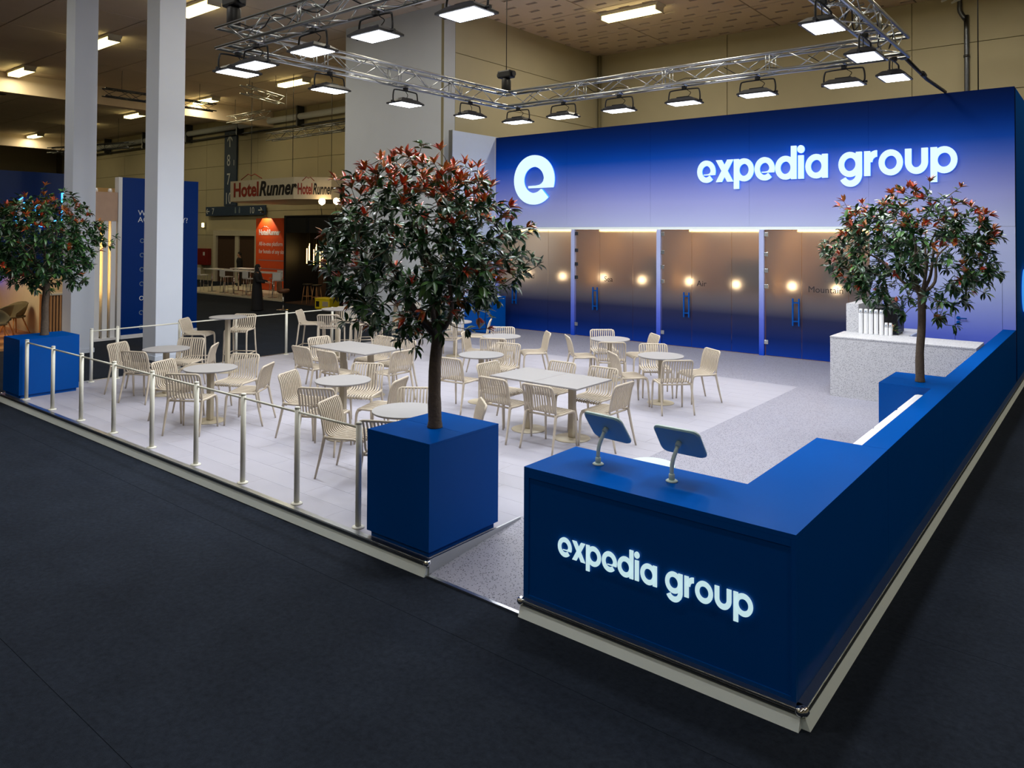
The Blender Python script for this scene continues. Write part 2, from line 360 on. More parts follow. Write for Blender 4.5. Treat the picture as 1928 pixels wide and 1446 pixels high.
for x, y, lb in [(-31.9, 6.3, 'fluorescent box above the left tree, leftmost in view'), (-24.6, 6.3, 'fluorescent box between the two white columns'),
                 (-18.5, 6.3, 'fluorescent box just right of the nearer white column, near the top edge'), (-32.2, 14.1, 'fluorescent box left of the hanging sign, beyond the second column'),
                 (-25.2, 14.1, 'fluorescent box above the white hanging sign, beside the grey wall'), (-53.6, 14.1, 'farthest fluorescent box, low at the left edge'),
                 (-9.2, 14.1, 'fluorescent box above the back wall of the booth, on the notched ceiling'),
                 (-39.5, 14.1, 'fluorescent box over the far wayfinding signs'), (-39.5, 6.3, 'fluorescent box hidden behind the left column'), (-46, 14.1, 'fluorescent box far left behind the column'),
                 (-2.0, 14.1, 'fluorescent box over the right end of the booth'), (4.5, 14.1, 'fluorescent box past the right end of the booth'), (-11, 6.3, 'fluorescent box over the booth seating'), (-4, 6.3, 'fluorescent box over the booth counter'), (-18.5, -1.5, 'fluorescent box over the aisle at the left'), (-11, -1.5, 'fluorescent box over the middle of the aisle'), (-4, -1.5, 'fluorescent box over the aisle before the desk'), (4.5, 6.3, 'fluorescent box over the right aisle'), (4.5, -1.5, 'fluorescent box over the aisle corner'), (-18.5, -9.0, 'unseen fluorescent box added for front light, far left'), (-11, -9.0, 'unseen fluorescent box added for front light, left of the viewer'), (-4, -9.0, 'unseen fluorescent box added for front light behind the viewer'), (4.5, -9.0, 'unseen fluorescent box added for front light, right of the viewer')]:  # rearmost row is unseen, added to brighten the fascia and desk front
    if WB0 - 1 < x < WB1 and y > 11: continue
    hall_light(x, y, lb, 80 if y < 0 else (120 if x > -20 else 52), (0.98, 0.98, 1.0) if y < 0 else ((1.0, 0.94, 0.80) if x > -20 else (1.0, 0.87, 0.56)))
for i, (x, y, lb) in enumerate([(-21.9, 6.9, 'white cylindrical ceiling speaker between the columns'), (-34.6, 6.4, 'white cylindrical ceiling speaker at the left edge')]):
    t = thing('ceiling_speaker', lb, 'speaker', (x, y, HZ - 0.05), 0, 'ceiling speakers')
    MB().lathe([(0.28, 0), (0.28, -0.62), (0.25, -0.66)], 20).build('body', 'hr_white', t); MB().lathe([(0.22, -0.66), (0.2, -0.69)], 20).build('grille', 'lamp_black', t)

# ================================================================== THE PLATFORM
PZ = 0.12; D = 12.1; LX = -12.88; RX0, RX1, RY = -2.97, -2.0, 1.2
plat = struct(MB().box(LX, RX0, 0.0, D + 3.2, 0.0, 0.11).box(RX0, RX1, RY, D + 3.2, 0, 0.11).box(RX1, 0, 0, D + 3.2, 0, 0.11).build('platform', 'platform_core'))
plat['label'] = 'raised booth platform with white plank floor'
nxp, nyp = 7, 30
pw, pd = (RX0 - LX) / nxp, 9.1 / nyp
pk = MB().box(0.001, pw - 0.001, 0.001, pd - 0.001, 0.11, PZ).mesh('plank', 'plank')
for j in range(nyp):
    off = [0, 0.5, 0.25, 0.75][j % 4] * pw
    for i in range(nxp + 1):
        x0 = LX + i * pw - off; x1 = x0 + pw
        if x1 <= LX + 0.02 or x0 >= RX0 - 0.02: continue
        if x0 < LX - 1e-6 or x1 > RX0 + 1e-6:
            a, b = max(x0, LX), min(x1, RX0)
            MB().box(a + 0.001, b - 0.001, 0.001, pd - 0.001, 0.11, PZ).build('plank', 'plank', plat, (0, j * pd, 0))
        else: obj('plank', pk, plat, (x0, j * pd, 0))
MB().box(LX, RX0, 9.1, D + 3.2, 0.11, PZ).box(RX0, RX1, RY, D + 3.2, 0.11, PZ).box(RX1, 0, 0, D + 3.2, 0.11, PZ).build('terrazzo_sheet', 'terrazzo_floor', plat)
rampo = struct(MB().prism([(0.0, 0.0), (RY, 0.0), (RY, PZ), (0.0, 0.014)], 'x', RX0 + 0.012, RX1).build('ramp', 'terrazzo_floor')); rampo['label'] = 'speckled entrance ramp between planter and desk'
MB().box(RX0, RX1, -0.03, 0.0, 0, 0.016).build('edge_strip', 'alu', rampo)
MB().prism([(0.0, 0.0), (RY, 0.0), (RY, PZ + 0.012), (0.0, PZ + 0.012)], 'x', RX0 - 0.004, RX0 + 0.012).build('side_strip', 'alu', rampo)
def edge_trim(name, p0, p1, nrm, label):
    """platform edge: pale fascia, double aluminium rail with dark groove, corner joints"""
    p0, p1, n = Vector(p0), Vector(p1), Vector(nrm); d = (p1 - p0); L = d.length; d.normalize()
    o = struct(thing(name, label, 'trim')); del o['category']
    def slab(nm, mt, a, b, z0, z1):
        c = [p0 + n * a, p1 + n * a, p1 + n * b, p0 + n * b]
        m = MB(); m.add([(q.x, q.y, z0) for q in c] + [(q.x, q.y, z1) for q in c], [(0, 1, 2, 3), (4, 5, 6, 7), (0, 1, 5, 4), (1, 2, 6, 5), (2, 3, 7, 6), (3, 0, 4, 7)]); return m.build(nm, mt, o)
    fo = 0.05; e0 = d * (fo if True else 0)
    c = [p0 + n * 0.0, p1 + n * 0.0]; b0, b1 = p0 + n * fo, p1 + n * fo
    m = MB(); m.add([(c[0].x, c[0].y, 0.002), (c[1].x, c[1].y, 0.002), (b1.x, b1.y, 0.002), (b0.x, b0.y, 0.002), (c[0].x, c[0].y, 0.085), (c[1].x, c[1].y, 0.085), (c[1].x + n.x * .014, c[1].y + n.y * .014, 0.085), (c[0].x + n.x * .014, c[0].y + n.y * .014, 0.085)], [(0, 1, 2, 3), (4, 5, 6, 7), (0, 1, 5, 4), (1, 2, 6, 5), (2, 3, 7, 6), (3, 0, 4, 7)]); m.build('fascia', 'fascia', o)
    slab('rail_bead', 'alu', 0.0, 0.03, 0.086, 0.096); slab('groove', 'alu_dark', 0.0, 0.018, 0.096, 0.108)
    slab('rail_bead', 'alu', 0.0, 0.03, 0.108, 0.118); slab('rail_top', 'alu', -0.03, 0.026, 0.1185, 0.1245)
    nb = max(1, int(L // 2.5))
    for k in range(nb + 1):
        q = p0 + d * (L * k / nb)
        if k in (0, nb):
            j = MB(); j.lathe([(0.012, -0.026), (0.026, -0.02), (0.034, 0), (0.026, 0.02), (0.012, 0.026)], 12, (q.x + n.x * 0.012, q.y + n.y * 0.012, 0.105)); j.build('corner_joint', 'chrome', o)
edge_trim('trim_2', (LX, 0, 0), (RX0, 0, 0), (0, -1, 0), 'pale platform edge trim under the front railing')
edge_trim('trim_3', (RX1, 0, 0), (0, 0, 0), (0, -1, 0), 'pale platform edge trim below the desk front')
edge_trim('trim_4', (0, 0, 0), (0, D + 3.2, 0), (1, 0, 0), 'pale platform edge trim along the right side')
edge_trim('trim_5', (LX, 0, 0), (LX, D, 0), (-1, 0, 0), 'platform edge trim along the left side')

# ------------------------------------------------------------------ back structure of the booth
BX0, BX1, HW, HG = -12.49, -0.033, 5.545, 2.9606
wb = struct(MB().box(BX0, BX1, D + 0.02, D + 0.18, HG, HW).box(-2.43, -1.0, D + 0.02, D + 0.18, PZ, HG).box(-1.0, -0.24, D + 0.02, D + 0.18, 2.18, HG).box(-0.24, BX1, D + 0.02, D + 0.18, PZ, HG).build('wall_booth_back', 'blue_seam'))
wb['label'] = 'tall booth wall printed with a navy to lavender gradient'
n = 5; pwid = (BX1 - BX0) / n
for i in range(n): MB().box(BX0 + i * pwid + 0.0015, BX0 + (i + 1) * pwid - 0.0015, D, D + 0.02, HG + 0.012, HW).build('panel', 'wall_print', wb)
MB().box(-2.43, -1.004, D, D + 0.02, PZ, HG + 0.008).build('panel', 'wall_print', wb)
MB().box(-1.004, -0.236, D, D + 0.02, 2.186, HG + 0.008).build('panel', 'wall_print', wb)
MB().box(-0.236, BX1, D, D + 0.02, PZ, HG + 0.008).build('panel', 'wall_print', wb)
d2 = struct(MB().box(-0.998, -0.242, D + 0.004, D + 0.05, PZ + 0.006, 2.178).build('door_2', 'wall_print'))
h = MB(); h.prism([(-0.945 + 0.034 * math.cos(a), 1.23 + 0.034 * math.sin(a)) for a in [k * math.pi / 10 for k in range(20)]], 'y', D - 0.012, D + 0.004)
h.tube([(-0.945, D - 0.005, 1.23), (-0.945, D - 0.05, 1.23), (-0.93, D - 0.055, 1.23), (-0.8, D - 0.055, 1.23)], 0.011); h.build('handle', 'blue', d2)
MB().prism([(-0.945 + 0.032 * math.cos(a), 1.145 + 0.032 * math.sin(a)) for a in [k * math.pi / 10 for k in range(20)]], 'y', D - 0.012, D + 0.004).build('lock_rosette', 'blue', d2)
ws2 = struct(MB().box(BX1 - 0.15, BX1, D + 0.18, D + 3.2, PZ, HW).build('wall_booth_right', 'blue'))
ws3 = struct(MB().box(BX0, BX0 + 0.1, D + 0.18, D + 3.2, PZ, HW).build('wall_booth_left', 'white_panel'))
ws4 = struct(MB().box(BX0 + 0.1, BX1 - 0.15, D + 3.1, D + 3.2, PZ, HW).build('wall_booth_rear', 'room_wall'))
ws5 = struct(MB().box(BX0 + 0.1, BX1 - 0.15, D + 0.18, D + 3.1, 3.02, 3.1).build('ceiling_rooms', 'room_wall'))
rt = struct(MB().box(BX0 - 0.12, BX0, 10.29, D + 0.18, PZ, 5.57).build('wall_return', 'white_panel'))
MB().box(BX0 - 0.125, BX0 + 0.005, 10.275, 10.29, PZ, 5.575).build('end_trim', 'alu', rt)
MB().box(BX0, BX0 + 0.012, D - 0.03, D, PZ, 5.56).build('corner_trim', 'white', rt)
# mullions and glass fronts
posts = [-12.43, -9.80, -7.28, -4.74, -2.45]
seams = [(-12.37, -11.64, -10.62, -9.87), (-9.73, -8.97, -8.0, -7.34), (-7.22, -6.42, -5.44, -4.8), (-4.68, -3.87, -2.92, -2.49)]
names = ['Land', 'Sea', 'Air', 'Mountain']
for i, px in enumerate(posts):
    o = struct(MB().box(px - 0.055, px + 0.055, D - 0.005, D + 0.09, PZ, HG).build('trim_6', 'wall_print')); o['label'] = 'white to blue mullion between the glass meeting rooms'
o = struct(MB().box(BX0, -2.43, D - 0.008, D + 0.06, HG - 0.055, HG + 0.01).build('trim_7', 'fascia'))
tx = [(-11.45, 1.56), (-8.84, 1.58), (-6.29, 1.58), (-3.74, 1.57)]
for i in range(4):
    s = seams[i]; y0, y1 = D + 0.022, D + 0.034
    wdw = struct(thing('window_%d' % (i + 1), 'frosted glass meeting room front lettered ' + names[i], 'window')); del wdw['category']
    dr = MB().box(s[0] + 0.03, s[1] - 0.004, y0, y1, PZ + 0.012, HG - 0.07).build('glass_door', 'frosted_glass', wdw)
    for zc in (0.42, 1.65, 2.0, 2.36, 2.8):
        MB().bbox(s[0] - 0.01, s[0] + 0.085, y0 - 0.014, y1 + 0.014, zc - 0.045, zc + 0.045, 0.006).build('hinge', 'alu' if i != 1 or zc < 1 else 'alu_dark', dr)
    hx = s[1] - 0.17
    hd = MB()
    for k in (0, 0.13): hd.box(hx + k - 0.014, hx + k + 0.014, y0 - 0.075, y0 - 0.05, 0.83, 1.42)
    for zc in (0.93, 1.33): hd.box(hx - 0.014, hx + 0.144, y0 - 0.07, y0 - 0.055, zc - 0.012, zc + 0.012).box(hx + 0.05, hx + 0.075, y0 - 0.06, y0, zc - 0.01, zc + 0.01)
    hd.build('pull_handle', 'blue', dr)
    for a, b in ((s[1], s[2]), (s[2], s[3])): MB().box(a + 0.004, b - 0.004, y0, y1, PZ + 0.012, HG - 0.058).build('pane', 'frosted_glass', wdw)
    obj('lettering', text_mesh(names[i], 0.19, 'film_text', 0.001), wdw, (tx[i][0], y0 - 0.003, tx[i][1]), FACE_NEG_Y)
    struct(MB().box(posts[i + 1] - 0.05, posts[i + 1] + 0.05, D + 0.1, D + 3.1, PZ, 3.02).build('wall_divider', 'room_wall'))
    # what stands in each room
    xa, xb = posts[i], posts[i + 1]; xm = (xa + xb) / 2
    tag(MB().box(xa + 0.75, xb - 0.06, D + 0.12, D + 0.2, 2.86, 2.96).build('cove_light', 'warm_led'), 'warm cove light strip along the ceiling of the %s room' % names[i], 'light strip', 'cove lights in the meeting rooms')
    t = thing('wall_screen', 'dark screen on the rear wall of the %s room' % names[i], 'screen', (xm - 0.15, D + 3.08, 1.75), 0, 'screens in the meeting rooms')
    MB().bbox(-0.6, 0.6, -0.07, 0, -0.4, 0.4, 0.01).build('casing', 'black', t); MB().box(-0.57, 0.57, -0.075, -0.0705, -0.37, 0.37).build('display', 'black_gloss', t)
    t = thing('meeting_table', 'dark meeting table inside the %s room' % names[i], 'table', (xm, D + 1.6, PZ), 0, 'tables in the meeting rooms')
    MB().bbox(-0.6, 0.6, -0.4, 0.4, 0.7, 0.74, 0.01).build('top', 'wood_dark', t); MB().lathe([(0.28, 0), (0.28, 0.02), (0.05, 0.03), (0.05, 0.7)], 16).build('pedestal', 'black', t)
    for gx, gy, gz, lb in ((xa + 0.36, D + 0.95, 1.62, 'near the glass door'), (xb - 0.95, D + 0.9, 1.6, 'nearer the right wall')):
        t = thing('globe_lamp', 'glowing globe pendant %s in the %s room' % (lb, names[i]), 'lamp', (gx, gy, 3.02), 0, 'globe pendants in the meeting rooms')
        MB().lathe([(0.002, gz - 3.02 - 0.09), (0.05, gz - 3.02 - 0.075), (0.085, gz - 3.02 - 0.03), (0.085, gz - 3.02 + 0.03), (0.05, gz - 3.02 + 0.075), (0.02, gz - 3.02 + 0.088)], 16).build('globe', 'globe_glow', t)
        MB().tube([(0, 0, 0), (0, 0, gz - 3.02 + 0.08)], 0.006, 6).build('cord', 'black', t); MB().lathe([(0.05, -0.03), (0.05, 0)], 12).build('ceiling_rose', 'black', t)
    L = bpy.data.lights.new('room_light', 'AREA'); L.shape = 'RECTANGLE'; L.size = 1.8; L.size_y = 1.2; L.energy = 26; L.color = (1.0, 0.72, 0.42)
    lt = thing('room_light', 'warm ceiling panel light of the %s room' % names[i], 'light', (xm, D + 2.0, 3.0), 0, 'room lights')
    MB().box(-0.9, 0.9, -0.6, 0.6, 0.0, 0.018).build('panel_body', 'white', lt)
    lo = bpy.data.objects.new('light', L); COL.objects.link(lo); lo.parent = lt; lo.location = (0, 0, -0.005)

# ------------------------------------------------------------------ letters of the wordmark (unit x-height, stroke .29)
S_ = 0.26
def arc(cx, cy, ro, ri, a0, a1, n=28, sy=1.0):
    pts = [(cx + ro * math.cos(R(a0 + (a1 - a0) * k / n)), cy + sy * ro * math.sin(R(a0 + (a1 - a0) * k / n))) for k in range(n + 1)]
    return pts, [(cx + ri * math.cos(R(a0 + (a1 - a0) * k / n)), cy + sy * ri * math.sin(R(a0 + (a1 - a0) * k / n))) for k in range(n + 1)]
def ring_mesh(mb, f, cx, cy, ro, ri, a0, a1, d0, d1, n=28):
    o, i = arc(cx, cy, ro, ri, a0, a1, n); m = n + 1
    vs = [f(p, d) for d in (d0, d1) for p in o + i]
    fs = []
    for k in range(n):
        for b in (0, 2 * m): fs.append((b + k, b + k + 1, b + m + k + 1, b + m + k))
        fs.append((k, k + 1, 2 * m + k + 1, 2 * m + k)); fs.append((m + k, m + k + 1, 3 * m + k + 1, 3 * m + k))
    if abs(a1 - a0) < 359.9: fs += [(0, m, 3 * m, 2 * m), (n, m + n, 3 * m + n, 2 * m + n)]
    mb.add(vs, fs)
def poly_mesh(mb, f, pts, d0, d1):
    n = len(pts); vs = [f(p, d0) for p in pts] + [f(p, d1) for p in pts]
    mb.add(vs, [list(range(n)), list(range(n, 2 * n))] + [(i, (i + 1) % n, n + (i + 1) % n, n + i) for i in range(n)])
def e_shape(mb, f, cx, cy, r, k, d0, d1, n=40):
    ring_mesh(mb, f, cx, cy, r, r * k, -17, 314, d0, d1, n)
    q = k / 0.53
    poly_mesh(mb, f, [(cx + px_ * 2 * r, cy + py_ * 2 * r) for px_, py_ in ((-0.13, -0.165), (0.475, -0.165), (0.485, -0.13), (0.30 * q, 0.05), (0.265 * q, 0.03), (0.245 * q, -0.035), (0.205 * q, -0.078), (0.15, -0.105), (0.06, -0.118), (-0.13, -0.122))], d0, d1)
def letter(mb, ch, x, f, d0, d1):
    """draws one letter at pen x, returns its advance"""
    bar = lambda x0, x1, y0, y1: poly_mesh(mb, f, [(x0, y0), (x1, y0), (x1, y1), (x0, y1)], d0, d1)
    ro, ri, c = 0.515, 0.515 - S_ * 0.94, 0.5
    if ch == 'e':
        e_shape(mb, f, x + ro, c, ro, 0.52, d0, d1, 30); return 2 * ro + 0.05
    if ch == 'x':
        w_ = 0.95; t = 0.31
        poly_mesh(mb, f, [(x, 0), (x + t, 0), (x + w_, 1.0), (x + w_ - t, 1.0)], d0, d1); poly_mesh(mb, f, [(x + w_ - t, 0), (x + w_, 0), (x + t, 1.0), (x, 1.0)], d0, d1); return w_ + 0.06
    if ch in 'p': ring_mesh(mb, f, x + ro + 0.03, c, ro, ri, 0, 360, d0, d1); bar(x, x + S_, -0.34, 1.0); return 2 * ro + 0.10
    if ch == 'd': ring_mesh(mb, f, x + ro, c, ro, ri, 0, 360, d0, d1); bar(x + 2 * ro + 0.03 - S_, x + 2 * ro + 0.03, 0, 1.42); return 2 * ro + 0.13
    if ch == 'a': ring_mesh(mb, f, x + ro, c, ro, ri, 0, 360, d0, d1); bar(x + 2 * ro + 0.03 - S_, x + 2 * ro + 0.03, 0, 1.0); return 2 * ro + 0.13
    if ch == 'i':
        bar(x, x + S_, 0, 1.0); r = 0.17; poly_mesh(mb, f, [(x + S_ / 2 + r * math.cos(k * math.pi / 10), 1.26 + r * math.sin(k * math.pi / 10)) for k in range(20)], d0, d1); return S_ + 0.1
    if ch == 'g':
        ring_mesh(mb, f, x + ro, c, ro, ri, 0, 360, d0, d1); bar(x + 2 * ro + 0.03 - S_, x + 2 * ro + 0.03, 0.08, 1.0)
        ring_mesh(mb, f, x + ro + 0.03, 0.1, ro, ro - S_, 208, 360, d0, d1); return 2 * ro + 0.14
    if ch == 'r': bar(x, x + S_, 0, 1.0); ring_mesh(mb, f, x + 0.56, 0.55, 0.47, 0.47 - S_, 90, 180, d0, d1, 12); return 0.64
    if ch == 'o': ring_mesh(mb, f, x + ro, c, ro, ri, 0, 360, d0, d1); return 2 * ro + 0.1
    if ch == 'u': ring_mesh(mb, f, x + 0.47, 0.47, 0.47, 0.47 - S_, 180, 360, d0, d1); bar(x, x + S_, 0.45, 1.0); bar(x + 0.94 - S_, x + 0.94, 0.45, 1.0); return 1.05
    return 0.42
def wordmark(name, label, x0, x1, y, zbase, xh, depth, standoff, mt, group=None):
    adv = sum(letter(MB(), ch, 0, lambda p, d: (0, 0, 0), 0, 1) for ch in 'expedia group') - 0.05
    sx = (x1 - x0) / adv
    root = thing(name, label, 'sign', ((x0 + x1) / 2, y, zbase), 0, group)
    x = -(x1 - x0) / 2 / sx
    for ch in 'expedia group':
        if ch == ' ': x += 0.42; continue
        m = MB(); a = letter(m, ch, x, lambda p, d: (p[0] * sx, d, p[1] * xh), -standoff - depth, -standoff)
        lo = m.build('letter', mt, root)
        if standoff > 0.001:
            h = MB(); letter(h, ch, x, lambda p, d: (p[0] * sx, d, p[1] * xh), -standoff + 0.0005, -standoff * 0.2); h.build('back_glow', 'letter_halo', lo)
        x += a
wordmark('wall_sign', 'large illuminated expedia group lettering on the blue booth wall', -6.23, -0.93, D, 4.0, 0.505, 0.05, 0.045, 'letter_white')
wordmark('desk_sign', 'small illuminated expedia group lettering on the reception desk front', -1.69, -0.28, 0.015, 0.515, 0.132, 0.006, 0.0, 'letter_desk')
def elogo(loc, rz, s, label):
    root = thing('logo_sign', label, 'sign', loc, rz, 'round e logo signs'); f = lambda p, d: (p[0] * s, d, p[1] * s)
    m = MB(); e_shape(m, f, 0, 0, 0.5, 0.53, -0.11, -0.05, 48)
    lo = m.build('letter', 'letter_white', root)
    m = MB(); ring_mesh(m, f, 0, 0, 0.495, 0.27, -17, 316, -0.049, -0.01, 48); m.build('back_glow', 'letter_halo', lo)
elogo((-11.04, D, 4.27), 0, 1.36, 'big glowing round e logo on the left of the blue wall')
elogo((BX1, D + 1.43, 1.72), R(90), 0.85, 'glowing round e logo on the right flank of the booth')

# ================================================================== RECEPTION DESK AND PARAPET
CH = 1.0716; E1 = -0.033; E2 = 0.015
desk = thing('reception_desk', 'L-shaped dark blue reception desk with glossy counter top at the front corner', 'desk', (-1.0, 0.35, PZ))
def dl(mb, nm, mt='blue', par=None): 
    o = mb.build(nm, mt, par or desk); 
    if par is None: o.location = (1.0, -0.35, -PZ)
    return o
fp = dl(MB().box(-2.0 + 0.045, E1 - 0.03, E2 + 0.008, E2 + 0.04, PZ + 0.03, CH - 0.075), 'front_panel')
dl(MB().box(-2.0, -2.0 + 0.044, E2, E2 + 0.04, PZ, CH - 0.03), 'frame_stile'); dl(MB().box(E1 - 0.029, E1, E2, E2 + 0.04, PZ, CH - 0.03), 'frame_stile')
dl(MB().box(-2.0 + 0.045, E1 - 0.03, E2, E2 + 0.04, CH - 0.074, CH - 0.03), 'frame_rail'); dl(MB().box(-2.0 + 0.045, E1 - 0.03, E2, E2 + 0.04, PZ, PZ + 0.029), 'frame_rail')
dl(MB().box(-2.0, -1.97, E2 + 0.041, 0.695, PZ, CH - 0.03), 'end_panel'); dl(MB().box(E1 - 0.03, E1, E2 + 0.041, 2.226, PZ, CH - 0.03), 'side_panel')
dl(MB().box(-1.969, -0.584, 0.665, 0.695, PZ, CH - 0.03), 'back_panel'); dl(MB().box(-0.583, -0.553, 0.665, 2.226, PZ, CH - 0.03), 'inner_panel')
dl(MB().box(-0.552, E1 - 0.031, 2.196, 2.226, PZ, CH - 0.03), 'end_panel')
dl(MB().prism([(-2.0, E2), (E1, E2), (E1, 2.226), (-0.583, 2.226), (-0.583, 0.695), (-2.0, 0.695)], 'z', CH - 0.029, CH), 'counter_top')
par = struct(MB().box(-0.215, E1 - 0.008, 2.229, D - 0.002, PZ, CH - 0.02).build('wall_parapet', 'blue_seam')); par['label'] = 'low dark blue parapet running from the desk to the back wall'
ys = [2.229, 4.7, 7.15, 9.6, D - 0.002]
for a, b in zip(ys[:-1], ys[1:]):
    MB().box(E1 - 0.008, E1, a + 0.002, b - 0.002, PZ, CH - 0.02).build('outer_panel', 'blue', par); MB().box(-0.223, -0.215, a + 0.002, b - 0.002, PZ, CH - 0.02).build('inner_panel', 'blue', par)
MB().box(-0.227, E1, 2.23, D - 0.002, CH - 0.02, CH).build('coping', 'blue', par)
# bench inside the parapet
bench = thing('bench', 'white bench with cushions against the inside of the parapet', 'bench', (-0.5, 3.8, PZ))
MB().bbox(-0.3, 0.262, -1.5, 1.4, 0.0, 0.3, 0.01).build('base', 'white_panel', bench)
for k in range(3):
    y0 = -1.49 + k * 0.963; MB().bbox(-0.29, 0.10, y0 + 0.004, y0 + 0.955, 0.301, 0.42, 0.03).build('seat_cushion', 'white', bench)
    MB().bbox(0.105, 0.262, y0 + 0.004, y0 + 0.955, 0.301, 0.87, 0.04).build('back_cushion', 'white', bench)

# ================================================================== PLANTERS
HP = 1.055
def planter(x0, x1, y0, y1, label, cut=None):
    t = thing('planter', label, 'planter', ((x0 + x1) / 2, (y0 + y1) / 2, PZ), 0, 'blue box planters'); hx, hy = (x1 - x0) / 2, (y1 - y0) / 2; h = HP - PZ
    MB().box(-hx + 0.028, hx - 0.028, -hy + 0.028, hy - 0.028, 0, 0.05).build('plinth', 'blue', t)
    MB().box(-hx, hx, -hy, hy, 0.051, h - 0.02).build('body', 'blue', t)
    MB().box(-hx + 0.008, hx - 0.008, -hy + 0.008, -0.002, h - 0.019, h).build('lid_half', 'blue', t); MB().box(-hx + 0.008, hx - 0.008, 0.002, hy - 0.008, h - 0.019, h).build('lid_half', 'blue', t)
    rim = MB(); rim.box(-hx, -hx + 0.006, -hy, hy, h - 0.019, h).box(hx - 0.006, hx, -hy, hy, h - 0.019, h).box(-hx + 0.006, hx - 0.006, -hy, -hy + 0.006, h - 0.019, h).box(-hx + 0.006, hx - 0.006, hy - 0.006, hy, h - 0.019, h)
    rim.build('rim', 'blue', t)
planter(-3.755, -2.985, 0.02, 0.90, 'tall blue box planter at the front beside the entrance ramp')
planter(-12.87, -12.15, 0.02, 0.90, 'blue box planter at the far left front corner')
planter(-0.79, -0.232, 5.26, 6.16, 'blue box planter against the inside of the right parapet')
t = thing('storage_box', 'blue box standing before the white return wall near the Land room', 'box', (-12.08, 11.2, PZ), 0)
MB().box(-0.38, 0.38, -0.42, 0.42, 0.03, 0.93).build('body', 'blue', t); MB().box(-0.35, 0.35, -0.39, 0.39, 0, 0.03).build('plinth', 'blue', t); MB().box(-0.385, 0.385, -0.425, 0.425, 0.93, 0.95).build('lid', 'blue', t)

# ================================================================== RAILINGS
def railing(pts, label, zr=0.9):
    t = thing('railing', label, 'railing', (pts[0][0], pts[0][1], PZ)); o0 = Vector((pts[0][0], pts[0][1]))
    pm = MB().lathe([(0.027, 0.012), (0.027, 0.93)], 14).mesh('post', 'rail_cream'); bm_ = MB().lathe([(0.057, 0.0), (0.057, 0.01), (0.045, 0.016), (0.03, 0.018)], 18).mesh('base_plate', 'rail_cream'); cm = MB().lathe([(0.0275, 0.93), (0.0275, 0.945), (0.02, 0.95)], 14).mesh('cap', 'rail_cream')
    for (x, y) in pts:
        p = obj('post', pm, t, (x - o0.x, y - o0.y, 0)); obj('base_plate', bm_, p); obj('cap', cm, p)
    for a, b in zip(pts[:-1], pts[1:]):
        d = Vector((b[0] - a[0], b[1] - a[1], 0)); d.normalize(); A = Vector((a[0] - o0.x, a[1] - o0.y, zr)); B = Vector((b[0] - o0.x, b[1] - o0.y, zr))
        MB().tube([A + d * 0.027, B - d * 0.027], 0.0125, 8).build('rail', 'rail_cream', t)
railing([(x, 0.085) for x in (-3.95, -4.88, -5.84, -6.81, -7.87, -8.93, -9.96, -10.98, -12.03)], 'cream post and rail barrier along the front platform edge')
railing([(-12.72, y) for y in (1.32, 1.76, 2.92, 4.12, 5.32, 6.55, 7.8)], 'cream post and rail barrier along the left platform edge')

# ================================================================== CHAIRS, STOOLS AND TABLES
def curve(pts, n=4):
    """Catmull-Rom through points"""
    P = [Vector(p) for p in pts]; P = [P[0] * 2 - P[1]] + P + [P[-1] * 2 - P[-2]]; out = []
    for i in range(1, len(P) - 2):
        for k in range(n):
            t = k / n; a, b, c, d = P[i - 1:i + 3]
            out.append(0.5 * ((2 * b) + (c - a) * t + (2 * a - 5 * b + 4 * c - d) * t * t + (3 * b - a - 3 * c + d) * t ** 3))
    out.append(P[-2]); return out
def strip(prof, w_, th, xc, bend=0.0):
    """flat bar of width w_ following a (y, z) profile"""
    m = MB(); n = len(prof); vs = []
    for i, (y, z) in enumerate(prof):
        a, b = prof[max(i - 1, 0)], prof[min(i + 1, n - 1)]; t = Vector((b[0] - a[0], b[1] - a[1])).normalized(); nn = Vector((-t.y, t.x)) * th / 2
        for sx, sn in ((-1, 1), (1, 1), (1, -1), (-1, -1)): vs.append((xc + sx * w_ / 2, y + sn * nn.x, z + sn * nn.y))
    fs = [(4 * i + k, 4 * i + (k + 1) % 4, 4 * i + 4 + (k + 1) % 4, 4 * i + 4 + k) for i in range(n - 1) for k in range(4)]
    fs += [(3, 2, 1, 0), tuple(4 * (n - 1) + k for k in range(4))]; m.add(vs, fs, 0, False); return m
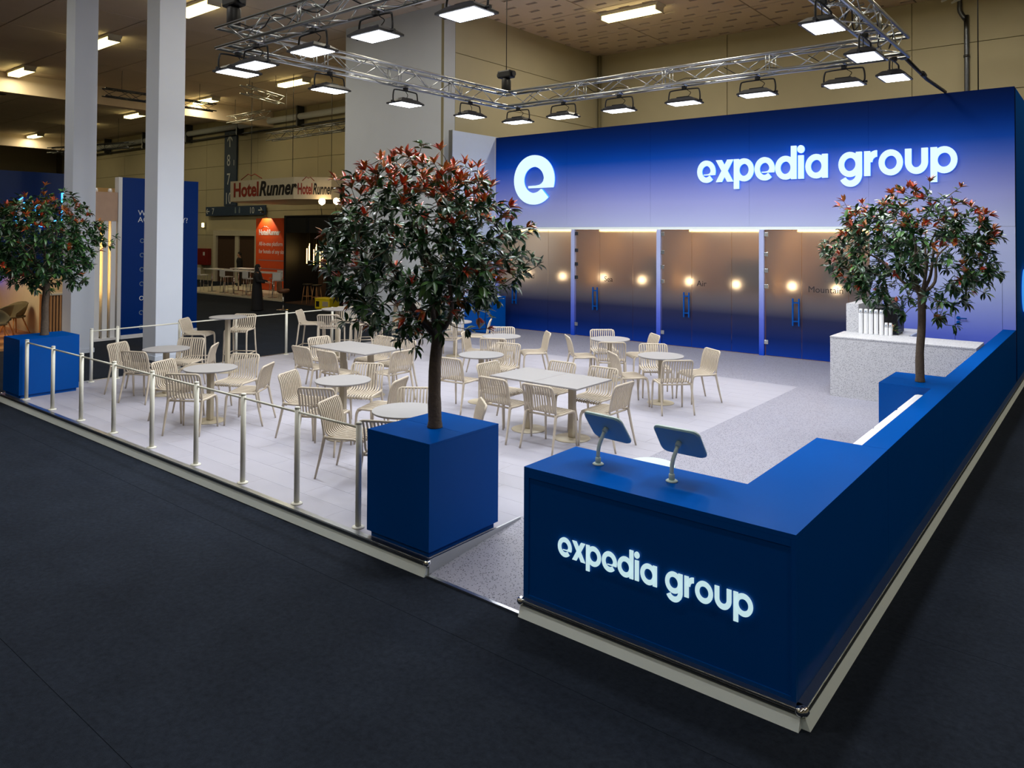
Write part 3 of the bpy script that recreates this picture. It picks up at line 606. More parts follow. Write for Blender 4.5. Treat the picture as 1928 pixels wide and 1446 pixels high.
def make_chair(name, label, cat, sh, bt, w_, ns, foot, group):
    t = thing(name, label, cat, (0, 0, 0), 0, group); hw = w_ / 2
    k = bt - sh
    prof = [(-0.285, bt), (-0.268, bt - 0.03), (-0.242, sh + k * 0.72), (-0.222, sh + k * 0.45), (-0.208, sh + k * 0.2), (-0.185, sh + 0.03), (-0.14, sh + 0.008), (-0.04, sh), (0.09, sh + 0.004), (0.18, sh), (0.215, sh - 0.018), (0.222, sh - 0.045)]
    pr3 = [(p.x, p.y) for p in curve([(a, b, 0) for a, b in prof], 2)]
    for i in range(ns):
        x = (-hw + 0.036) + (w_ - 0.072) * i / (ns - 1); strip(pr3, 0.0175, 0.013, x).build('slat', 'cream', t)
    # back frame: uprights with a rounded top rail
    up = [(-0.205, sh + 0.0), (-0.212, sh + k * 0.2), (-0.228, sh + k * 0.45), (-0.248, sh + k * 0.72), (-0.272, bt - 0.035)]
    path = [(-hw, y, z) for y, z in up] + [(-hw + 0.012, -0.284, bt - 0.006), (-hw + 0.04, -0.29, bt + 0.004)] + [(hw - 0.04, -0.29, bt + 0.004), (hw - 0.012, -0.284, bt - 0.006)] + [(hw, y, z) for y, z in reversed(up)]
    MB().tube(path, 0.0135, 8).build('back_frame', 'cream', t)
    # seat frame: side rails, front and rear rail under the slats
    sf = MB()
    for s in (-1, 1): sf.tube([(s * hw, -0.205, sh - 0.004), (s * hw, -0.05, sh - 0.008), (s * hw, 0.14, sh - 0.004), (s * (hw - 0.002), 0.2, sh - 0.02)], [0.016, 0.016, 0.016, 0.017], 8)
    sf.tube([(-hw, 0.19, sh - 0.032), (hw, 0.19, sh - 0.032)], 0.013, 6); sf.tube([(-hw, -0.17, sh - 0.018), (hw, -0.17, sh - 0.018)], 0.013, 6)
    sf.build('seat_frame', 'cream', t)
    sp = 0.012 if sh < 0.6 else 0.02
    for s in (-1, 1):
        MB().tube(curve([(s * (hw - 0.003), 0.185, sh - 0.012), (s * (hw + 0.002), 0.212, sh - 0.07), (s * (hw + 0.006), 0.222, sh * 0.5), (s * (hw + sp), 0.235, 0.0)], 3), [0.017] + [0.018] * 3 + [0.016] * 3 + [0.0135] * 2 + [0.011], 8).build('leg', 'cream', t)
        MB().tube(curve([(s * hw, -0.198, sh + 0.02), (s * (hw + 0.002), -0.215, sh - 0.06), (s * (hw + 0.008), -0.25, sh * 0.5), (s * (hw + sp + 0.004), -0.305, 0.0)], 3), [0.016] + [0.018] * 3 + [0.016] * 3 + [0.0135] * 2 + [0.011], 8).build('leg', 'cream', t)
    if foot:
        z = sh * 0.36; a = hw + 0.012
        MB().tube([(-a, 0.227, z), (a, 0.227, z)], 0.012, 8).build('footrest', 'cream', t)
        for s in (-1, 1): MB().tube([(s * a, 0.225, z), (s * a, -0.262, z)], 0.011, 8).build('stretcher', 'cream', t)
        MB().tube([(-a, -0.262, z), (a, -0.262, z)], 0.011, 8).build('stretcher', 'cream', t)
    return t
TB = dict(T1=(-10.76, 1.69), T2=(-8.57, 1.24), T4=(-6.45, 1.89), T5=(-4.61, 1.27), T7=(-4.23, 6.4), T8=(-5.84, 7.51), T9=(-6.45, 4.62), T10=(-7.57, 6.47), T11=(-9.82, 7.61), B1=(-11.85, 3.42), B2=(-11.53, 5.77), B3=(-11.53, 7.42))
DESC = dict(T1='round table nearest the left railing', T2='second round table behind the front railing', T4='third round table behind the front railing', T5='round table half hidden by the front planter',
            T7='rightmost round table', T8='round table before the Sea room', T9='round table just right of the tree trunk', T10='round table before the Land room', T11='round table behind the tree trunk',
            T3='joined tables left of the trunk', T6='joined tables right of the trunk', B1='high table behind the left railing', B2='middle high table', B3='high table seen through the tree')
CHAIRS = [('T1', -11.57, 1.27, 'left'), ('T1', -10.47, 1.04, 'near'), ('T1', -11.22, 2.36, 'far'), ('T1', -10.25, 2.24, 'right'),
          ('T2', -9.29, 0.92, 'left'), ('T2', -8.12, 0.60, 'near'), ('T2', -8.96, 2.02, 'far'), ('T2', -7.91, 1.72, 'right'),
          ('T4', -7.17, 1.56, 'left'), ('T4', -6.06, 1.18, 'near'), ('T4', -6.90, 2.68, 'far'), ('T4', -5.71, 2.20, 'right'),
          ('T5', -5.44, 0.90, 'left'), ('T5', -5.14, 1.96, 'far'), ('T5', -4.26, 0.63, 'near'), ('T5', -4.07, 1.91, 'right'),
          ('T7', -4.74, 5.80, 'left'), ('T7', -4.72, 7.06, 'far'), ('T7', -3.65, 5.82, 'near'), ('T7', -3.71, 7.15, 'right'),
          ('T8', -6.39, 6.95, 'left'), ('T8', -6.40, 8.13, 'far'), ('T8', -5.37, 6.80, 'near'), ('T8', -5.29, 8.17, 'right'),
          ('T9', -6.36, 3.78, 'near'), ('T9', -6.62, 5.50, 'far'),
          ('T10', -8.19, 6.14, 'left'), ('T10', -8.10, 7.15, 'far'), ('T10', -7.21, 5.80, 'near'), ('T10', -6.98, 7.12, 'right'),
          ('T11', -10.42, 8.16, 'far'), ('T11', -9.5, 6.95, 'near'), ('T11', -9.2, 8.05, 'right'),
          ('T3', -8.94, 3.01, 'near left', 90), ('T3', -8.25, 2.99, 'near right', 90), ('T3', -9.66, 3.9, 'left end', 0), ('T3', -8.84, 4.70, 'far left', -90), ('T3', -8.22, 4.66, 'far right', -90), ('T3', -7.38, 3.8, 'right end', 180),
          ('T6', -5.64, 3.84, 'left end', 0), ('T6', -4.85, 3.02, 'near left', 90), ('T6', -4.14, 3.03, 'near right', 90), ('T6', -4.86, 4.58, 'far left', -90), ('T6', -4.16, 4.58, 'far right', -90), ('T6', -3.38, 3.80, 'right end', 180)]
STOOLS = [('B1', -12.49, 2.9, 'left'), ('B1', -12.36, 4.1, 'far'), ('B2', -12.18, 5.27, 'left'), ('B2', -11.01, 5.13, 'near'), ('B2', -12.04, 6.42, 'far'), ('B2', -10.88, 6.26, 'right'), ('B3', -12.0, 6.75, 'left'), ('B3', -11.72, 8.12, 'far')]
def place(lst, proto, kind, group):
    first = True
    for c in lst:
        tb, bx, by, side = c[:4]
        ang = R(c[4]) if len(c) > 4 else math.atan2(TB[tb][1] - by, TB[tb][0] - bx)
        cx, cy = bx + 0.27 * math.cos(ang), by + 0.27 * math.sin(ang)
        lb = 'cream slatted %s, %s, at the %s' % (kind, side if ' ' in side else side + ' side', DESC[tb])
        if first: proto.location = (cx, cy, PZ); proto.rotation_euler = (0, 0, ang - math.pi / 2); proto['label'] = lb; first = False
        else: dup(proto, (cx, cy, PZ), ang - math.pi / 2, lb, group)
    return proto
chair0 = make_chair('dining_chair', 'x', 'chair', 0.45, 0.80, 0.46, 11, False, 'cream slatted chairs on the booth floor'); place(CHAIRS, chair0, 'chair', 'cream slatted chairs on the booth floor')
stool0 = make_chair('bar_stool', 'x', 'bar stool', 0.74, 1.0, 0.44, 10, True, 'cream slatted bar stools'); place(STOOLS, stool0, 'bar stool', 'cream slatted bar stools')
t = thing('side_table', 'small round pale side table hidden behind the reception desk', 'table', (-1.62, 1.24, PZ), 0)
MB().lathe([(0.19, 0.73), (0.2, 0.74), (0.2, 0.752), (0.195, 0.756)], 32).build('top', 'tablet_green', t); MB().tube([(0, 0, 0.015), (0, 0, 0.73)], 0.025, 12).build('pedestal', 'tablet_green', t); MB().lathe([(0.15, 0), (0.15, 0.01), (0.03, 0.016)], 24).build('base_plate', 'tablet_green', t)
def round_table(key, h, r, lab, cat):
    t = thing('round_table' if h < 0.9 else 'high_table', lab, cat, (TB[key][0], TB[key][1], PZ), R(20), 'round cream tables' if h < 0.9 else 'high cream tables')
    MB().lathe([(r - 0.012, h - 0.024), (r - 0.002, h - 0.016), (r, h - 0.006), (r - 0.003, h)], 48).build('top', 'table_cream', t)
    MB().bbox(-0.038, 0.038, -0.038, 0.038, 0.016, h - 0.03, 0.012).build('pedestal', 'pedestal', t)
    MB().lathe([(0.21, 0), (0.21, 0.006), (0.2, 0.011), (0.06, 0.016)], 36).build('base_plate', 'pedestal', t); MB().box(-0.14, 0.14, -0.03, 0.03, h - 0.03, h - 0.0241).build('bracket', 'pedestal', t)
for k in TB: round_table(k, 0.75 if k[0] == 'T' else 1.05, 0.36 if k[0] == 'T' else 0.34, 'cream ' + DESC[k].replace('round table', 'round pedestal table').replace('high table', 'round high table'), 'table')
def rect_table(cx, cy, lab):
    t = thing('square_table', lab, 'table', (cx, cy, PZ), 0, 'square cream tables pushed together'); h = 0.75; wx, wy = 0.353, 0.41
    MB().bbox(-wx, wx, -wy, wy, h - 0.022, h, 0.004).build('top', 'table_cream', t); MB().bbox(-0.04, 0.04, -0.04, 0.04, 0.016, h - 0.028, 0.01).build('pedestal', 'pedestal', t)
    MB().lathe([(0.24, 0), (0.24, 0.006), (0.23, 0.011), (0.06, 0.016)], 36).build('base_plate', 'pedestal', t); MB().box(-0.2, 0.2, -0.03, 0.03, h - 0.028, h - 0.0221).build('bracket', 'pedestal', t)
rect_table(-8.87, 3.81, 'left one of the two joined cream tables left of the trunk'); rect_table(-8.16, 3.81, 'right one of the two joined cream tables left of the trunk')
rect_table(-4.855, 3.79, 'left one of the two joined cream tables right of the trunk'); rect_table(-4.145, 3.79, 'right one of the two joined cream tables right of the trunk')

# ================================================================== TABLET KIOSKS ON THE DESK
def kiosk(x, y, label, rz):
    t = thing('tablet_kiosk', label, 'tablet stand', (x, y, CH), rz, 'tablet stands on the desk')
    MB().lathe([(0.042, 0), (0.042, 0.006), (0.034, 0.012), (0.022, 0.013)], 24).build('base_flange', 'tablet_green', t)
    MB().lathe([(0.021, 0.0135), (0.021, 0.05), (0.017, 0.054)], 16).build('collar', 'tablet_green', t)
    c = Vector((0.02, 0.085, 0.262)); nrm = Vector((0, 0.80, 0.60)); upv = Vector((0, -0.60, 0.80))
    j = c - nrm * 0.045
    MB().tube(curve([(0, 0, 0.05), (0.0, 0.002, 0.10), (0.005, 0.012, 0.15), (0.013, 0.03, 0.195), tuple(j)], 4), 0.0145, 12).build('gooseneck', 'tablet_green', t)
    MB().tube([j - nrm * 0.004, j + nrm * 0.031], [0.022, 0.022], 14).build('ball_joint', 'tablet_green', t)
    w_, h_, r = 0.176, 0.134, 0.05
    out = []
    for cx, cy, a0 in ((w_ - r, h_ - r, 0), (-w_ + r, h_ - r, 90), (-w_ + r, -h_ + r, 180), (w_ - r, -h_ + r, 270)):
        for k in range(6): out.append((cx + r * math.cos(R(a0 + 18 * k)), cy + r * math.sin(R(a0 + 18 * k))))
    def P(p, d): v = c + Vector((1, 0, 0)) * p[0] + upv * p[1] + nrm * d; return (v.x, v.y, v.z)
    def slab(nm, mt, sc0, sc1, d0, d1):
        n = len(out); vs = [P((p[0] * sc0, p[1] * sc0), d0) for p in out] + [P((p[0] * sc1, p[1] * sc1), d1) for p in out]
        MB().add(vs, [list(range(n))[::-1], list(range(n, 2 * n))] + [(i, (i + 1) % n, n + (i + 1) % n, n + i) for i in range(n)]).build(nm, mt, t)
    slab('back_shell', 'tablet_back', 0.94, 1.0, -0.012, -0.001); slab('bezel', 'tablet_green', 1.0, 0.99, -0.0008, 0.010); slab('display', 'black_gloss', 0.86, 0.86, 0.0101, 0.0108)
kiosk(-1.61, 0.41, 'left tablet stand on the reception desk', R(-6)); kiosk(-1.01, 0.41, 'right tablet stand on the reception desk', 0)

# ================================================================== COFFEE COUNTER
cc = thing('coffee_counter', 'speckled terrazzo coffee counter at the back right of the booth', 'counter', (-1.3, 9.2, PZ))
MB().box(-1.02, 1.065, -0.48, 0.36, 0, 0.97).build('front_block', 'terrazzo_counter', cc)
MB().box(-1.025, 1.066, -0.485, 0.365, 0.9705, 0.99).build('counter_top', 'terrazzo_counter', cc)
t = thing('counter_divider', 'tall terrazzo end wall rising behind the coffee counter', 'partition', (-2.19, 10.43, PZ))
MB().box(-0.1, 0.1, -0.86, 0.86, 0, 1.455).build('core', 'terrazzo_counter', t); MB().box(-0.1, 0.1, -0.86, 0.86, 1.4555, 1.475).build('cap', 'terrazzo_counter', t)
t = thing('back_worktop', 'white worktop behind the coffee counter carrying the machine', 'worktop', (-1.77, 10.55, PZ))
MB().box(-0.315, 0.315, -0.97, 0.97, 0.86, 0.9).build('top', 'white', t); MB().box(-0.315, 0.29, -0.97, 0.95, 0, 0.859).build('base', 'white_panel', t); MB().box(0.316, 0.345, -0.1, 0.97, 0, 0.9).build('end_panel', 'white_panel', t)
for i, x in enumerate((-2.02, -1.936, -1.86, -1.777, -1.694, -1.62, -1.554)):
    tall = i < 5; hh = 0.42 if tall else 0.21; r = 0.036 if tall else 0.03
    od = ('first', 'second', 'third', 'fourth', 'fifth')[i] if tall else ('left', 'right')[i - 5]
    t = thing('cup_stack', ('tall stack of white paper cups on the counter, %s from the left' if tall else '%s one of the two short white cup stacks on the counter') % od, 'cup stack', (x, 9.44, PZ + 0.99), 0, 'stacks of white paper cups')
    prof = []; n = int(hh / 0.012) - 6
    for k in range(n): prof += [(r, k * 0.012), (r, k * 0.012 + 0.009), (r * 0.97, k * 0.012 + 0.0105)]
    MB().lathe(prof, 14).build('sleeve_stack', 'white', t); z = n * 0.012
    MB().lathe([(r * 0.98, z), (r * 0.74, hh - 0.004), (r * 0.70, hh)], 18).build('top_cup', 'white', t)
    MB().prism([(0.011 * math.cos(k * math.pi / 6), z + 0.035 + 0.011 * math.sin(k * math.pi / 6)) for k in range(12)], 'y', -r - 0.0005, -r * 0.8).build('printed_logo', 'print_dim', t)
t = thing('coffee_machine', 'black coffee machine behind the white cup stacks', 'coffee machine', (-1.82, 10.45, PZ + 0.9))
MB().bbox(-0.22, 0.22, -0.24, 0.26, 0.03, 0.5, 0.02).build('body', 'black', t); MB().bbox(-0.2, -0.02, -0.3, -0.241, 0.3, 0.48, 0.01).build('brew_head', 'black_gloss', t)
MB().bbox(0.0, 0.2, -0.252, -0.2405, 0.12, 0.46, 0.005).build('front_panel', 'black_gloss', t); MB().box(-0.2, 0.2, -0.34, -0.241, 0.03, 0.06).build('drip_tray', 'alu_dark', t)
for sx in (-0.06, -0.14): MB().tube([(sx, -0.27, 0.3), (sx, -0.27, 0.25)], 0.009, 8).build('spout', 'chrome', t)
MB().lathe([(0.09, 0.5), (0.12, 0.62), (0.12, 0.66)], 18, (0.05, 0.05, 0)).build('bean_hopper', 'black_gloss', t)
for a in (-0.18, 0.18):
    for b in (-0.2, 0.22): MB().lathe([(0.02, 0), (0.02, 0.03)], 10, (a, b, 0)).build('foot', 'black', t)

# ================================================================== TREES
import numpy as np
def leaf_verts(L, W, droop, fold):
    v = []
    def P(x, t): return (x, t * L, -droop * L * t * t + abs(x) * fold)
    v = [P(0, 0), P(-W * 0.85, .33), P(0, .33), P(W * 0.85, .33), P(-W * 0.8, .68), P(0, .68), P(W * 0.8, .68), P(0, 1.0)]
    return v, [(0, 2, 1), (0, 3, 2), (1, 2, 5, 4), (2, 3, 6, 5), (4, 5, 7), (5, 6, 7)]
LEAFM = ['leaf_dark', 'leaf_green', 'leaf_red', 'leaf_orange']
CAMP = Vector((1.398, -4.3555, 2.7803))
def tree(label, base, trunk_h, cc, rad, ntips, seed, tr, flat=0.0, leafL=0.085, redness=1.0):
    rnd = random.Random(seed); base = Vector(base); cc = Vector(cc)
    t = thing('tree', label, 'tree', base + Vector((0, 0, 0.004)), 0, 'potted photinia style trees')
    top = Vector((0.02, 0.01, trunk_h)); C = cc - base
    MB().tube(curve([(0, 0, 0), (0, 0, .05), (rnd.uniform(-.02, .02), rnd.uniform(-.02, .02), trunk_h * .35), (rnd.uniform(-.025, .025), rnd.uniform(-.02, .02), trunk_h * .7), tuple(top), tuple(top + Vector((0, 0, .16)))], 4),
              [tr * 1.28] + [tr * 1.2] * 3 + [tr * 1.08] * 4 + [tr] * 4 + [tr * .96] * 4 + [tr * 1.0] * 4 + [tr * .75], 10).build('trunk', 'bark', t)
    # tips inside the crown
    tips = []
    while len(tips) < ntips:
        p = Vector((rnd.uniform(-1, 1), rnd.uniform(-1, 1), rnd.uniform(-1, 1))); l = p.length
        if l > 1 or l < 0.28: continue
        if rnd.random() > 0.25 + 0.75 * l * l: continue
        if p.z < -0.5 and rnd.random() < 0.5 and p.xy.length < 0.5: continue
        k = 1.0 + 0.16 * math.sin(3.1 * p.x + seed) * math.cos(2.7 * p.y + seed * 2) + 0.08 * math.sin(7 * p.z + 5 * p.x) + (rnd.random() ** 6) * 0.22
        z = p.z * rad[2] * k
        if flat and p.z > 0: z *= flat
        tips.append(C + Vector((p.x * rad[0] * k, p.y * rad[1] * k, z)))
    # limbs
    nodes = [top.copy(), top + Vector((0, 0, .14))]; br = []
    nl = 8
    for k in range(nl):
        a = 2 * math.pi * (k + rnd.uniform(-.25, .25)) / nl; el = rnd.uniform(.35, 1.15)
        d = Vector((math.cos(a) * math.cos(el) * rad[0], math.sin(a) * math.cos(el) * rad[1], 0.25 * rad[2] + math.sin(el) * rad[2] * .75)) * 1.0
        s0 = top + Vector((0, 0, rnd.uniform(-.03, .13)))
        e = C + Vector((math.cos(a) * rad[0] * .62 * math.cos(el), math.sin(a) * rad[1] * .62 * math.cos(el), (math.sin(el) - .45) * rad[2] * .9))
        m1 = s0.lerp(e, .35) + Vector((rnd.uniform(-.06, .06), rnd.uniform(-.06, .06), -.06)); m2 = s0.lerp(e, .7) + Vector((rnd.uniform(-.05, .05), rnd.uniform(-.05, .05), .02))
        pts = curve([tuple(s0), tuple(m1), tuple(m2), tuple(e)], 4); rr = [tr * .5 - (tr * .5 - .008) * i / (len(pts) - 1) for i in range(len(pts))]
        MB().tube(pts, rr, 7).build('branch', 'bark', t); nodes += pts[2:]
    tw = MB(); N = np.array([n[:] for n in nodes])
    tips.sort(key=lambda p: (p - top).length)
    whorl = []
    for p in tips:
        d2 = ((N - np.array(p[:])) ** 2).sum(1); j = int(d2.argmin()); q = Vector(N[j])
        mid = q.lerp(p, .5) + Vector((rnd.uniform(-.02, .02), rnd.uniform(-.02, .02), rnd.uniform(-.03, .01)))
        tw.tube([q, mid, p], [.0055, .0042, .003], 4, cap=False); N = np.vstack([N, [mid[:]], [p[:]]])
        ax = (p - q).normalized() + (p - C).normalized() * .6 + Vector((0, 0, .55)); whorl.append((p, ax.normalized(), q))
    o = tw.build('twigs', 'bark', t); o['kind'] = 'stuff'
    # leaves
    leaves = []
    for p, ax, q in whorl:
        hrel = (p.z - C.z) / rad[2]; outer = ((p - C).x / rad[0]) ** 2 + ((p - C).y / rad[1]) ** 2 + hrel ** 2
        pr = 0.09 + (0.66 if hrel > .50 else 0.36 if hrel > .2 else 0.07) * (1 if outer > .55 else .35); pr *= redness
        red = rnd.random() < pr
        n = rnd.randint(6, 8); ph = rnd.random() * 6.28
        side = ax.orthogonal().normalized(); bn = ax.cross(side)
        for k in range(n):
            a = ph + k * 2.4; el = rnd.uniform(.35, .75) if red else rnd.uniform(.75, 1.35)
            dr = ax * math.cos(el) + (side * math.cos(a) + bn * math.sin(a)) * math.sin(el)
            if not red: dr.z -= .15
            dr.normalize()
            pos = p - (p - q).normalized() * (0.012 * (k % 4)) if not red else p
            L = leafL * rnd.uniform(.75, 1.2) * (.9 if red else 1.0)
            mi = (2 if rnd.random() < .48 else 3) if red else (0 if rnd.random() < .72 else 1)
            leaves.append((pos, dr, L, mi, rnd.uniform(-.5, .5)))
    for p, ax, q in whorl[::2]:        # older leaves along the twigs
        for s_ in (.35, .6, .8):
            d = (p - q); 
            if d.length < .06: continue
            dr = Vector((rnd.uniform(-1, 1), rnd.uniform(-1, 1), rnd.uniform(-.6, .4))).normalized(); leaves.append((q + d * s_, dr, leafL * rnd.uniform(.8, 1.15), 0 if rnd.random() < .8 else 1, rnd.uniform(-.5, .5)))
    def frame(lf):
        pos, dr, L, mi, roll = lf; y = dr; x = y.cross(Vector((0, 0, 1)))
        x = x.normalized() if x.length > .05 else Vector((1, 0, 0)); z = x.cross(y); x2 = x * math.cos(roll) + z * math.sin(roll); z2 = x2.cross(y)
        return Matrix((x2, y, z2)).transposed(), pos
    leaves.sort(key=lambda l: (l[0] + base - CAMP).length)
    lm = []
    for mi in range(4):
        v, f = leaf_verts(1.0, 0.21 if mi < 2 else 0.17, 0.22, 0.45); m = MB(); m.add(v, f, 0, True); lm.append(m.mesh('leaf', LEAFM[mi]))
    for lf in leaves[:300]:
        m3, pos = frame(lf); o = obj('leaf', lm[lf[3]], t); mm = (m3 @ Matrix.Scale(lf[2], 3)).to_4x4(); mm.translation = pos; o.matrix_local = mm
    fm = MB()
    for lf in leaves[300:]:
        m3, pos = frame(lf); v, f = leaf_verts(lf[2], lf[2] * (.21 if lf[3] < 2 else .17), .22, .45)
        fm.add([m3 @ Vector(q) + pos for q in v], f, lf[3], True)
    o = fm.build('foliage', LEAFM, t); o['kind'] = 'stuff'
tree('dense red-tipped tree in the front blue planter', (-3.34, 0.44, HP), 0.80, (-3.50, 0.43, 2.66), (0.92, 0.92, 0.86), 760, 3, 0.056, leafL=0.108)
tree('loose red-tipped tree in the right blue planter', (-0.42, 5.62, HP), 0.95, (-0.50, 5.72, 2.62), (1.0, 0.95, 0.80), 560, 11, 0.045, flat=0.82, leafL=0.105)
tree('dark tree in the left corner blue planter', (-12.52, 0.5, HP), 0.72, (-12.70, 0.40, 2.60), (0.98, 0.95, 0.82), 780, 21, 0.055, leafL=0.11, redness=0.45)

# ================================================================== TRUSS AND FLOODLIGHTS
TX0, TX1, TY0, TY1, TZ = -8.6, -1.13, 1.5, 7.85, 5.6; HS = 0.145
tr_ = thing('lighting_truss', 'square aluminium box truss hung over the booth', 'truss', ((TX0 + TX1) / 2, (TY0 + TY1) / 2, TZ)); tO = Vector(tr_.location)
def tpart(mb, nm, mt='alu'):
    o = mb.build(nm, mt, tr_); o.location = -tO; return o
def span(p0, p1, side):
    p0, p1, side = Vector(p0), Vector(p1), Vector(side); d = (p1 - p0); L = d.length; d.normalize(); up = Vector((0, 0, 1))
    cs = [side * a * HS + up * b * HS for a, b in ((-1, -1), (1, -1), (1, 1), (-1, 1))]
    for c in cs: tpart(MB().tube([p0 - d * HS + c, p1 + d * HS + c], 0.0245, 8), 'chord')
    n = max(2, round((L - 2 * HS) / 0.48)); st = (L - 2 * HS) / n
    for f in range(4):
        a, b = cs[f], cs[(f + 1) % 4]
        for k in range(n):
            q0, q1 = p0 + d * (HS + k * st), p0 + d * (HS + (k + 1) * st)
            if k % 2: a_, b_ = b, a
            else: a_, b_ = a, b
            tpart(MB().tube([q0 + a_, q1 + b_], 0.0095, 5), 'brace')
    for k in range(1, 4):
        q = p0 + d * (L * k / 4)
        for sgn in (-.03, .03):
            m = MB()
            for f in range(4): m.tube([q + d * sgn + cs[f], q + d * sgn + cs[(f + 1) % 4]], 0.0095, 5)
            tpart(m, 'joint_frame')
span((TX0, TY0, TZ), (TX1, TY0, TZ), (0, 1, 0)); span((TX0, TY1, TZ), (TX1, TY1, TZ), (0, 1, 0)); span((TX0, TY0, TZ), (TX0, TY1, TZ), (1, 0, 0)); span((TX1, TY0, TZ), (TX1, TY1, TZ), (1, 0, 0))
rnd = random.Random(5)
for k in range(9):                      # loose cables on the right span and the front left corner
    y0 = 3.0 + k * .55; tpart(MB().tube(curve([(TX1 - .1 + rnd.uniform(0, .2), y0, TZ + .1), (TX1 + rnd.uniform(-.1, .1), y0 + .2, TZ - .02 - rnd.random() * .15), (TX1 + rnd.uniform(-.1, .15), y0 + .45, TZ + .05), (TX1 + rnd.uniform(-.1, .1), y0 + .75, TZ + .16)], 4), 0.009, 6), 'cable', 'black')
for k in range(4):
    x0 = -8.3 + k * 1.3; tpart(MB().tube(curve([(x0, TY0 - .1, TZ + .17), (x0 + .4, TY0 + .05, TZ + .03), (x0 + .9, TY0 - .05, TZ + .13), (x0 + 1.4, TY0 + .08, TZ - .1)], 4), 0.009, 6), 'cable', 'black')
for k in range(5):
    x0 = -8.0 + k * 1.4; tpart(MB().tube(curve([(x0, TY1, TZ + .05), (x0 + .3, TY1 + .03, TZ - .12), (x0 + .7, TY1 - .02, TZ - .05), (x0 + 1.1, TY1, TZ - .14)], 4), 0.007, 6), 'cable', 'black')
def flood(proto, loc, rz, label):
    G = 'white LED floodlights on the truss'
    if proto is None:
        t = thing('floodlight', label, 'floodlight', loc, rz, G)
        h = MB()   # tapered die-cast housing
        a, b, c, d = .285, .195, .19, .12
        h.add([(-a, -b, -.012), (a, -b, -.012), (a, b, -.012), (-a, b, -.012), (-a, -b, .012), (a, -b, .012), (a, b, .012), (-a, b, .012), (-c, -d, .075), (c, -d, .075), (c, d, .075), (-c, d, .075)],
              [(0, 3, 2, 1), (0, 1, 5, 4), (1, 2, 6, 5), (2, 3, 7, 6), (3, 0, 4, 7), (4, 5, 9, 8), (5, 6, 10, 9), (6, 7, 11, 10), (7, 4, 8, 11), (8, 9, 10, 11)]); h.build('housing', 'lamp_black', t)
        MB().bbox(-.12, .12, -.07, .07, .0755, .105, .01).build('driver_box', 'lamp_black', t)
        MB().box(-.245, .245, -.16, .16, -.018, -.0122).build('lens', 'flood_lens', t)
        y = MB(); y.tube(curve([(-.295, 0, .01), (-.3, 0, .1), (-.285, 0, .2), (-.24, 0, .232), (0, 0, .238), (.24, 0, .232), (.285, 0, .2), (.3, 0, .1), (.295, 0, .01)], 3), .013, 7); y.build('yoke', 'lamp_black', t)
        for s in (-1, 1): MB().tube([(s * .275, 0, .012), (s * .335, 0, .012)], .022, 8).build('tilt_knob', 'lamp_black', t)
        MB().bbox(-.035, .035, -.035, .035, .239, .30, .008).build('clamp', 'lamp_black', t)
        MB().tube(curve([(.05, .03, .105), (.1, .05, .18), (.03, .03, .24), (.04, .02, .3)], 4), .006, 6).build('power_lead', 'black', t)
    else:
        return dup(proto, loc, rz, label, G)
    L = bpy.data.lights.new('flood_light', 'AREA'); L.shape = 'RECTANGLE'; L.size = .48; L.size_y = .31; L.energy = FLOOD_W; L.color = (0.90, 0.95, 1.0)
    lo = bpy.data.objects.new('flood_light', L); COL.objects.link(lo); lo.parent = t; lo.location = (0, 0, -.021)
    return t
LZ = 5.122
OR = ['first', 'second', 'third', 'fourth', 'fifth', 'sixth', 'seventh']
spots = []
for k, x in enumerate((-7.94, -6.64, -5.42, -3.96, -2.65)): spots.append((x, TY0, 0, '%s floodlight from the left on the front truss' % OR[k]))
for k, y in enumerate((1.62, 3.27, 4.95, 6.7)): spots.append((TX0, y, R(90), '%s floodlight from the camera on the left truss' % OR[k]))
for k, x in enumerate((-8.3, -7.15, -5.87, -4.54, -3.22, -1.86)): spots.append((x, TY1, 0, '%s floodlight from the left on the back truss' % OR[k]))
for k, y in enumerate((7.75, 6.1, 4.32, 2.6)): spots.append((TX1, y, R(90), '%s floodlight from the back on the right truss' % OR[k]))
fl0 = None
for x, y, rz, lb in spots:
    o = flood(fl0, (x, y, LZ), rz, lb); fl0 = fl0 or o
for x, y, rz, lb in spots:
    v = Vector((0, 1, 0)) if rz == 0 else Vector((1, 0, 0)); c = Vector((x, y, TZ - HS)); tpart(MB().tube([c - v * HS, c + v * HS], .02, 8), 'crossbar')
def hoist(x, y, label):
    t = thing('chain_hoist', label, 'hoist', (x, y, TZ + HS + .027), 0, 'black chain hoists')
    MB().lathe([(.085, .0), (.1, .03), (.1, .26), (.08, .3)], 16).build('chain_bag', 'black', t); MB().bbox(-.17, .17, -.1, .1, .3, .46, .03).build('motor_body', 'black', t)
    for s in (-1, 1): MB().tube([(s * .17, 0, .38), (s * .215, 0, .38)], .06, 10).build('motor_cap', 'lamp_black', t)
    MB().tube([(0, 0, .46), (0, 0, HZ - .085 - TZ - HS)], .009, 6).build('chain', 'black', t)
hoist(TX0 - .02, TY1, 'black chain hoist on the back left truss corner'); hoist(TX0, TY0 + .05, 'black chain hoist on the front left truss corner'); hoist(TX1, TY0, 'black chain hoist on the front right truss corner')
t = thing('support_pole', 'black pole bracing the truss corner against the booth wall top', 'pole', (TX1, TY1 + .26, TZ - .1)); MB().tube([(0.05, 0, 0), (-.02, 2.2, .02), (-.03, 4.09, .085)], .03, 8).build('tube', 'black', t); MB().tube([(0.015, 1.6, .016), (0.005, 1.85, .018)], .045, 8).build('sleeve', 'black', t)
MB().bbox(0.0, .1, -.06, .06, -.05, .05, .01).build('clamp', 'black', t)

